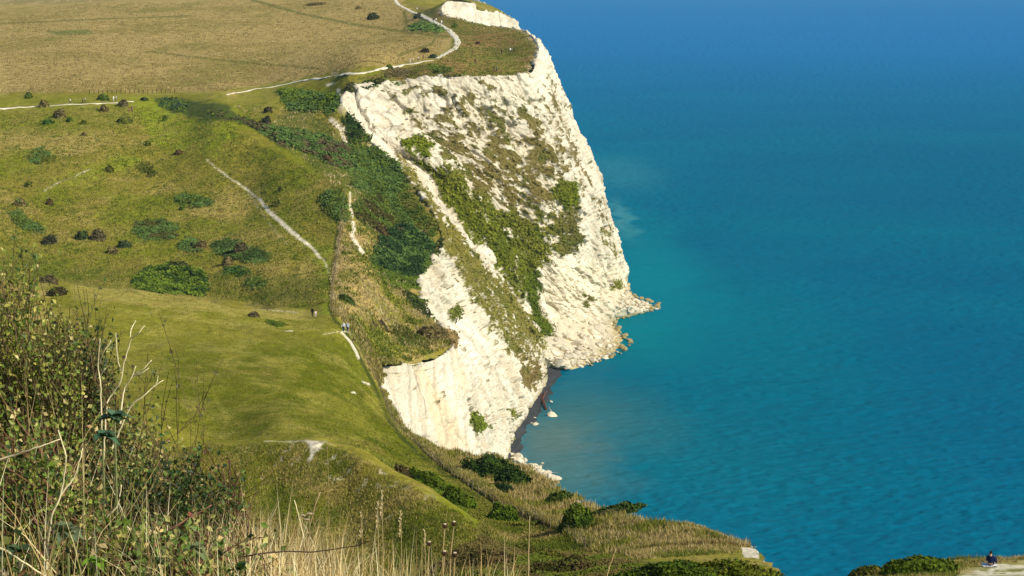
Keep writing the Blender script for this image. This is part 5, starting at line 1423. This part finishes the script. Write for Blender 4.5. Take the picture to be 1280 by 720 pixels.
# ================================================================== FOREGROUND PLANTS
def leafy(name, label, cat, base_uv, y0, tgt, n_tw, n_lf, lsize, pal, pw, seed, group=None, twc=(108, 92, 62), bspread=.25, rb=.0042, ydep=.35, loose=.03):
    """tgt: list of (u, v, ru, rv) picture ellipses at distance y0 that the twigs reach into"""
    r = np.random.default_rng(seed)
    px = y0 / F
    gz = ground_z((base_uv - 640) * px, y0)
    base = np.array([(base_uv - 640) * px, y0, gz])
    root = thing(name, label, cat, base, 0, group)
    br = MB(); LP = []; LN = []
    ar = np.array([t[2] * t[3] for t in tgt], float); ar /= ar.sum()
    for k in range(n_tw):
        u0, v0, ru, rv = tgt[r.choice(len(tgt), p=ar)]
        d = r.normal(size=2); d /= np.linalg.norm(d); q = d * r.uniform(.15, 1.0) ** .55
        yy = y0 + r.normal() * ydep * .6
        t = unp(u0 + q[0] * ru, v0 + q[1] * rv, yy)
        b = base + np.array([r.normal() * bspread, r.normal() * bspread * .6, -.05])
        b[0] += (t[0] - b[0]) * .45
        mid = b + (t - b) * .55 + np.array([r.normal() * .13, r.normal() * .1, .06])
        w_ = np.linspace(0, 1, 7)[:, None]
        P = (1 - w_) ** 2 * b + 2 * w_ * (1 - w_) * mid + w_ ** 2 * t + r.normal(size=(7, 3)) * .02
        br.tube(P, np.linspace(rb, .0012, 7) * r.uniform(.6, 1.2), srgb(*twc) * r.uniform(.5, 1.15), 3, False)
        # side sprigs
        for _ in range(3):
            i = r.integers(3, 7); s = P[i - 1] + (P[i] - P[i - 1]) * r.uniform()
            e = s + (P[6] - P[3]) * r.uniform(.2, .5) + r.normal(size=3) * .07
            br.tube([s, (s + e) / 2 + r.normal(size=3) * .01, e], [.0022, .0016, .0009], srgb(*twc) * r.uniform(.5, 1.2), 3, False)
            m = n_lf // 5; f = r.uniform(.1, 1.05, (m, 1))
            LP.append(s + (e - s) * f + r.normal(size=(m, 3)) * loose * .6)
        m = n_lf - 3 * (n_lf // 5)
        f = r.uniform(.15, 1.02, m) * 6; i = np.clip(f.astype(int), 0, 5); f = (f - i)[:, None]
        LP.append(P[i] + (P[i + 1] - P[i]) * f + r.normal(size=(m, 3)) * loose)
    P = np.concatenate(LP); n = len(P)
    N = r.normal(size=(n, 3)) * .8 + np.array([.7, -.6, .6])
    pal_ = np.array([srgb(*p) for p in pal])
    c = pal_[r.choice(len(pal), n, p=np.array(pw) / sum(pw))] * r.uniform(.95, 1.95, (n, 1))
    V, Fc, Cc = leaf_cards(P - base, N, lsize * r.uniform(.5, 1.25, n), c, 1.55, seed=seed)
    V_, f_, c_ = br.data()
    link('branch', make_mesh('branch', V_ - base, f_, c_, False), M_BARK, root)
    link('foliage', make_mesh('foliage', V, Fc, Cc, False), M_LEAF, root)
    return root
PG = [(66, 82, 26), (92, 106, 34), (124, 128, 48), (156, 150, 72), (170, 156, 104), (112, 98, 52)]
leafy('hawthorn', 'tall olive hawthorn on the left edge with thin bare twigs on top', 'shrub', 15, 9.6, [(10, 440, 70, 100), (60, 480, 60, 80), (0, 380, 45, 55), (30, 560, 80, 70)], 380, 44, .0165, PG, [4, 5, 4, 1.6, .8, 1], 501)
leafy('hawthorn', 'dark small leaved hawthorn just right of the tall olive one', 'shrub', 95, 9.9, [(92, 470, 38, 55), (85, 440, 45, 40), (70, 540, 50, 60), (108, 425, 14, 26)], 230, 38, .0155, [(34, 50, 16), (50, 68, 22), (84, 92, 36), (150, 146, 80), (90, 70, 44)], [4, 4, 3, 1.5, 1], 502)
leafy('hawthorn', 'dense dark green hawthorn low in the left corner with one arching cane', 'shrub', 215, 9.2, [(212, 640, 42, 46), (190, 622, 55, 36), (246, 622, 34, 32), (150, 650, 50, 45)], 320, 40, .0165, [(26, 46, 14), (44, 68, 20), (74, 92, 32), (120, 124, 56), (150, 136, 84)], [5, 5, 3, 1.2, .8], 503)
leafy('hawthorn', 'straggly reddish twigged bush rising right of the dark green hawthorn', 'shrub', 262, 9.5, [(262, 615, 36, 42), (284, 605, 20, 44)], 46, 14, .016, [(70, 74, 34), (120, 110, 58), (150, 130, 84), (110, 70, 52)], [3, 3, 2, 1], 504, twc=(92, 62, 50), loose=.02)
leafy('spindle_bush', 'mixed yellowish bush between the two dead pale stems', 'shrub', 150, 9.7, [(138, 562, 40, 40), (168, 548, 30, 28), (120, 605, 60, 50)], 170, 28, .018, [(80, 96, 40), (130, 136, 64), (176, 166, 100), (60, 76, 34), (140, 110, 70)], [3, 3, 2, 2, 1], 505)
leafy('bramble', 'brown tinged bramble mass in the lower left corner', 'bramble', 40, 8.3, [(30, 650, 70, 70), (90, 690, 70, 45), (20, 600, 60, 60), (150, 700, 70, 40)], 460, 40, .019, [(88, 108, 36), (112, 122, 48), (150, 142, 76), (110, 88, 50), (170, 156, 104), (46, 62, 24)], [4, 4, 1.2, .5, .5, 3], 506, twc=(140, 100, 74))
leafy('bramble', 'green bramble with a few red leaves at the bottom of the dry grass', 'bramble', 230, 8.0, [(230, 705, 60, 34), (300, 712, 40, 22), (190, 715, 50, 30)], 170, 26, .021, [(80, 104, 36), (96, 112, 50), (150, 146, 80), (120, 62, 52), (172, 150, 96)], [4, 3, 2, .25, 1], 507, twc=(104, 70, 56))
leafy('hawthorn', 'thin leafless looking sprig bush above the mown hollow at the left', 'shrub', 110, 10.3, [(100, 400, 40, 40), (120, 440, 36, 40)], 26, 9, .015, [(70, 76, 34), (140, 134, 76), (96, 84, 50)], [2, 1, 1], 508, loose=.015)
leafy('seedling', 'sprig of dark round leaves standing up from the dead stems', 'shrub', 210, 9.4, [(196, 438, 7, 9), (212, 460, 8, 8), (231, 463, 9, 8), (263, 485, 10, 10)], 7, 10, .016, [(52, 58, 26), (84, 84, 40), (60, 48, 34)], [3, 2, 1], 509, loose=.012, rb=.0018)

# dead pale shrub with bare branches
PALE = srgb(228, 214, 166)
def stemline(mb, pts, y, r0, r1, c, seed=0):
    r = np.random.default_rng(abs(seed + int(pts[0][0] * 3)))
    P = np.array([unp(u, v, y + r.normal() * .02) for u, v in pts])
    P = resample(P, len(pts) * 4) + r.normal(size=(len(pts) * 4, 3)) * .0012
    mb.tube(P, np.linspace(r0, r1, len(P)), c * np.linspace(.85, 1.05, len(P))[:, None], 5)
y0 = 8.9
ds = thing('dead_shrub', 'bare pale dead shrub with forked branches rising from the bushes', 'dead shrub', (unp(140, 560, y0)[0], y0, ground_z(unp(140, 560, y0)[0], y0)))
dl_ = np.array(ds.location)
for segs in ([[(128, 600), (133, 510), (137, 498), (150, 477), (155, 455), (163, 425), (164, 412), (170, 400)], [(164, 424), (173, 416), (181, 407)], [(151, 463), (147, 446), (145, 416)]],
             [[(150, 530), (155, 488), (165, 470), (170, 457)], [(164, 472), (180, 460), (190, 450)], [(166, 470), (178, 466), (186, 460)]],
             [[(140, 560), (165, 506), (180, 495), (190, 485), (204, 475)], [(192, 483), (196, 478), (198, 467)]],
             [[(128, 560), (125, 475), (122, 460), (125, 423)], [(124, 472), (132, 461)], [(124, 455), (130, 440), (140, 424)]]):
    m = MB()
    for k, s in enumerate(segs): stemline(m, s, y0, .0048 if k == 0 else .0028, .0016, PALE, k)
    V_, f_, c_ = m.data(); link('branch', make_mesh('branch', V_ - dl_, f_, c_, True), M_BARK, ds)
def lone(name, label, segs, y, r0, r1, c, cat='stem', group=None):
    m = MB()
    for k, s in enumerate(segs): stemline(m, s, y, r0 if k == 0 else r0 * .7, r1, c, k)
    V_, f_, c_ = m.data(); org = V_[0].copy()
    o = link(name, make_mesh(name, V_ - org, f_, c_, True), M_BARK); o.location = tuple(org)
    return tag(o, label, cat, group)
GD = 'dry stems in front of the bushes'
lone('dry_stem', 'long pale forked stem rising through the bramble in the left corner', [[(58, 720), (60, 680), (65, 645), (76, 618), (82, 570), (73, 538)], [(76, 618), (90, 600), (97, 585), (104, 560)]], 7.8, .006, .002, PALE, 'stem', GD)
lone('dry_stem', 'pale curved stem arching from the left picture edge', [[(-10, 578), (20, 568), (45, 560), (75, 549)]], 7.6, .0045, .002, PALE, 'stem', GD)
lone('dry_stem', 'pale stem slanting down in the bottom left corner', [[(-10, 682), (10, 690), (30, 703), (58, 722)]], 7.2, .0045, .003, PALE, 'stem', GD)
lone('dry_stem', 'short pale twig lying across the dark hawthorn', [[(120, 660), (133, 646), (146, 634), (152, 606)]], 8.2, .0045, .002, PALE, 'stem', GD)
lone('dry_stem', 'crooked pale twig beside the dark hawthorn heart', [[(148, 654), (158, 658), (165, 668), (171, 674)]], 8.2, .005, .003, PALE, 'stem', GD)
lone('dry_stem', 'pale twig lying low left of the dark hawthorn', [[(98, 690), (106, 680), (113, 671)]], 8.0, .0045, .003, PALE, 'stem', GD)
lone('bramble_cane', 'reddish arching bramble cane crossing the dark hawthorn', [[(168, 708), (185, 692), (200, 675), (215, 660), (240, 646), (264, 632)]], 7.9, .0045, .002, srgb(150, 104, 84), 'bramble')
lone('bramble_cane', 'dark thin bramble cane lying across the dry grass', [[(300, 696), (322, 693), (345, 690), (400, 688.5), (440, 683), (464, 676)], [(322, 693), (330, 700), (332, 722)]], 7.4, .003, .0016, srgb(80, 60, 50), 'bramble')
lone('bramble_cane', 'thin brown cane curving through the grass at the bottom', [[(270, 700), (290, 684), (312, 674), (330, 672)]], 7.4, .003, .0016, srgb(104, 78, 60), 'bramble')
lone('tall_stalk', 'tall straw stalk standing alone in front of the fence', [[(660, 730), (661, 690), (662, 645)]], 8.4, .003, .0016, srgb(190, 172, 124), 'stalk')
lone('tall_stalk', 'leaning straw stalk left of the green scrub bank', [[(756, 730), (763, 706), (770, 686)]], 8.4, .003, .0016, srgb(190, 168, 120), 'stalk')
lone('tall_stalk', 'thin stalk crossing the chalk scar of the spur', [[(414, 720), (411, 640), (409, 555)]], 8.6, .0018, .001, srgb(150, 132, 88), 'stalk')
lone('tall_stalk', 'dark stalk rising from the dry grass left of the tall grass spike', [[(382, 720), (386, 668), (394, 632), (400, 615)]], 8.2, .003, .0024, srgb(170, 150, 110), 'stalk')
lone('tall_stalk', 'stout pale stalk with a bent top in the dry grass', [[(383, 712), (378, 668), (372, 640), (367, 625)]], 8.2, .0042, .002, PALE, 'stalk')

# thistles gone to seed
def seed_head(mb, p, r, seed):
    q = np.random.default_rng(seed)
    mb.tube([p + [0, 0, -r], p + [0, 0, -r * .4], p + [0, 0, r * .2], p + [0, 0, r * .55]], [r * .45, r * .95, r * 1.0, r * .75], srgb(70, 52, 36), 8)
    for k in range(26):
        d = q.normal(size=3); d /= np.linalg.norm(d); d[2] = abs(d[2]) * .6
        mb.tube([p + d * r * .7, p + d * r * 1.45], [r * .12, r * .03], srgb(120, 98, 66), 3, False)
    mb.tube([p + [0, 0, r * .5], p + [0, 0, r * .8]], [r * .72, r * .5], srgb(206, 192, 156), 8)
for k, (u, v, bu, rad, lb) in enumerate(((567.5, 654, 556, .0105, 'brown thistle head, highest of the group right of the dry grass'), (556, 657, 552, .0105, 'brown thistle head just left of the highest one'),
                                    (536.5, 679, 536, .010, 'pale topped thistle head left of the two tall ones'), (555.5, 691, 556, .011, 'brown thistle head low on a thick stem'), (568.5, 693, 572, .011, 'brown thistle head, lowest and farthest right'))):
    y = 8.3; p = unp(u, v, y); b = np.array([unp(bu, 740, y)[0], y, ground_z(unp(bu, 740, y)[0], y)])
    t = thing('thistle', lb, 'thistle', b, 0, 'seeding thistles')
    m = MB(); P = resample(np.array([b, b + (p - b) * .4 + [.01, 0, 0], b + (p - b) * .75 + [-.006, 0, 0], p - [0, 0, rad]]), 12)
    m.tube(P - b, np.linspace(.0034, .002, 12), srgb(178, 158, 112), 5); m.build('stem', M_BARK, t)
    m = MB(); seed_head(m, p - b, rad, k); m.build('seed_head', M_BARK, t)
y = 8.0
t = thing('yarrow', 'flat grey brown seed heads of yarrow standing in the dry grass', 'seed stalk', (unp(385, 720, y)[0], y, ground_z(unp(385, 720, y)[0], y)))
tb = np.array(t.location)
for (u, v) in ((379, 645), (387, 643), (383, 650)):
    p = unp(u, v, y) - tb; m = MB(); m.tube([(0, 0, 0), p * .6 + [.004, 0, 0], p], [.0026, .002, .0015], srgb(160, 140, 100), 4); m.build('stem', M_BARK, t)
    m = MB(); q = np.random.default_rng(int(u))
    for k in range(30):
        a = q.uniform(0, 6.28); rr_ = q.uniform(0, .013); e = p + [rr_ * math.cos(a), rr_ * math.sin(a), .004]
        m.tube([p - [0, 0, .004], e], [.0008, .0022], srgb(176, 158, 128), 4)
    m.build('seed_head', M_BARK, t)
y = 8.5
for u, v0, v1, lb in ((477.5, 615, 720, 'tallest grass spike with a plump seed head, in front of the spur'), (472, 630, 720, 'grass spike with a narrow head beside the tallest one'), (501, 640, 720, 'pale double grass spike right of the tallest one'), (452, 642, 716, 'pale grass spike left of the tallest one'), (531, 664, 720, 'branched pale grass spike near the thistles')):
    p = unp(u, v0, y); b = np.array([unp(u - 6, v1, y)[0], y, ground_z(unp(u - 6, v1, y)[0], y)])
    t = thing('grass_spike', lb, 'grass', b, 0, 'tall grass spikes')
    m = MB(); m.tube(resample(np.array([b, (b + p) / 2 + [.012, 0, 0], p]), 8) - b, np.linspace(.0022, .0012, 8), srgb(190, 172, 122), 4); m.build('stem', M_STRAW, t)
    q = np.random.default_rng(int(u)); m = MB()
    for k in range(34):
        f = q.uniform(0, .16); s_ = p - b - (p - b) * f; d = q.normal(size=3) * .5 + [0, 0, 1.4]; d /= np.linalg.norm(d)
        m.tube([s_, s_ + d * .009, s_ + d * .015], [.0008, .0022, .0005], srgb(206, 190, 140), 3, False)
    m.build('seed_head', M_STRAW, t)

# wild cabbage
def cabbage(u, v, y, n, L, c, label, seed):
    q = np.random.default_rng(seed); p = unp(u, v, y); b = np.array([p[0], y, ground_z(p[0], y)])
    t = thing('wild_cabbage', label, 'wild plant', b, 0, 'broad leaved plants in the bushes')
    m = MB(); m.tube([(0, 0, 0), (p - b) * .5, p - b], [.008, .006, .004], srgb(120, 124, 80), 5); m.build('stem', M_BARK, t)
    for k in range(n):
        a = q.uniform(0, 6.28); el = q.uniform(-.1, 1.1); l = L * q.uniform(.6, 1.15)
        dr = np.array([math.cos(a) * math.cos(el), math.sin(a) * math.cos(el), math.sin(el)]); sd = np.array([-math.sin(a), math.cos(a), 0]); up = np.cross(dr, sd)
        V = []
        for i in range(7):
            f = i / 6; cc = p - b + [0, 0, q.uniform(-.001, .001)] + dr * l * f + np.array([0, 0, -.45 * l * f * f]); wd = l * .33 * math.sin(min(1, f * 1.05 + .08) * math.pi) ** .7 + .001
            for j in range(5):
                e = (j - 2) / 2; V.append(cc + sd * wd * e + up * (-abs(e) * wd * -.35 + math.sin(i * 2.1 + j * 1.7 + seed + k) * l * .018))
        i = np.arange(35).reshape(7, 5); fq = np.stack([i[:-1, :-1], i[:-1, 1:], i[1:, 1:], i[1:, :-1]], -1).reshape(-1, 4)
        col_ = np.tile(srgb(*c) * q.uniform(.75, 1.2), (35, 1)); col_[2::5] *= 1.35
        link('leaf', make_mesh('leaf', np.array(V), fq, col_), M_LEAF, t)
cabbage(143, 524, 8.6, 22, .075, (86, 116, 84), 'blue green leafy plant at the foot of the dead shrub', 1)
cabbage(128, 545, 8.5, 14, .07, (74, 108, 76), 'darker blue green leafy plant just below the first', 2)
cabbage(84, 664, 7.7, 18, .075, (112, 128, 92), 'grey green leafy plant in the lower left corner', 3)
cabbage(24, 690, 7.5, 12, .085, (70, 92, 52), 'dark broad leaved plant at the left picture edge', 4)
cabbage(118, 702, 7.3, 9, .055, (112, 150, 44), 'bright green leaved seedling at the bottom left', 5)
cabbage(246, 686, 7.6, 12, .055, (128, 140, 92), 'pale green leafy plant at the foot of the dry grass', 6)
cabbage(300, 712, 7.4, 10, .06, (70, 100, 44), 'mid green leafy plant at the bottom of the dry grass', 7)

# dry grass, uncountable
def dry_grass(zones, seed):
    r = np.random.default_rng(seed); Ps = []; Hs = []; Ws = []; Ls = []; Cs = []
    for (ulo, uhi, ylo, yhi, n, hl, hh, pal, wd, ln) in zones:
        y = r.uniform(ylo, yhi, n); u = r.uniform(ulo, uhi, n); x = (u - 640) / F * y
        z = np.array([ground_z(a, b) for a, b in zip(x, y)])
        Ps.append(np.c_[x, y, z - .02]); Hs.append(r.uniform(hl, hh, n)); Ws.append(wd * r.uniform(.6, 1.4, n)); Ls.append(ln * np.abs(r.normal(size=n)) * .7)
        pa = np.array([srgb(*c) for c in pal]); Cs.append(pa[r.integers(0, len(pa), n)] * r.uniform(.7, 1.2, (n, 1)))
    V, fc, Cc = blades(np.concatenate(Ps), np.concatenate(Hs), np.concatenate(Ws), np.clip(np.concatenate(Ls), 0, .8), np.concatenate(Cs), 4, seed)
    return tag(link('dry_grass', make_mesh('dry_grass', V, fc, Cc, False), M_STRAW), kind='stuff')
ST = [(240, 220, 162), (226, 202, 140), (200, 172, 114), (248, 234, 188), (160, 134, 84)]
GRN = [(110, 124, 44), (90, 108, 36), (140, 146, 70)]
dry_grass([(255, 420, 7.2, 10.2, 2500, .2, .55, ST, .0042, .5), (400, 520, 7.2, 9.8, 750, .2, .46, ST, .0036, .5), (500, 650, 7.4, 9.5, 420, .2, .46, ST, .0034, .5),
           (290, 370, 8, 9.5, 110, .5, .7, ST, .0036, .45), (420, 650, 7.8, 9, 60, .45, .62, ST, .0034, .3), (650, 800, 7.6, 9.0, 60, .18, .40, ST, .0032, .4),
           (180, 300, 7.2, 10, 700, .25, .6, ST + GRN, .004, .5), (-60, 200, 6.9, 9.5, 560, .25, .75, ST + GRN, .004, .5), (0, 130, 7.8, 9.6, 50, .75, 1.05, ST, .0036, .4),
           (-60, 260, 7.4, 9.2, 230, .3, .65, ST, .003, 1.0), (100, 260, 8.4, 9.8, 50, .5, .7, ST, .0034, .4), (-40, 90, 8.6, 9.6, 90, .55, .85, [(120, 84, 60), (104, 66, 52), (150, 112, 80)], .0036, .25)], 601)
dry_grass([(-60, 640, 10.2, 13, 1500, .15, .4, ST + GRN + GRN, .005, .5)], 602)
# fallen leaves and low herbs on the bank
r_ = np.random.default_rng(611); n_ = 5200
yy = r_.uniform(6.9, 10.0, n_); uu = r_.uniform(-60, 340, n_) ; xx = (uu - 640) / F * yy
zz = np.array([ground_z(a, b) for a, b in zip(xx, yy)]) + np.abs(r_.normal(size=n_)) * .16
pa = np.array([srgb(*c) for c in [(70, 88, 30), (100, 104, 44), (150, 136, 80), (124, 92, 60), (180, 160, 112), (44, 60, 22)]])
V, Fc, Cc = leaf_cards(np.c_[xx, yy, zz], r_.normal(size=(n_, 3)) + [.3, -.5, .8], .024 * r_.uniform(.5, 1.4, n_), pa[r_.integers(0, 6, n_)] * r_.uniform(.7, 1.25, (n_, 1)), 1.5, seed=612)
tag(link('ground_cover', make_mesh('ground_cover', V, Fc, Cc, False), M_LEAF), kind='stuff')
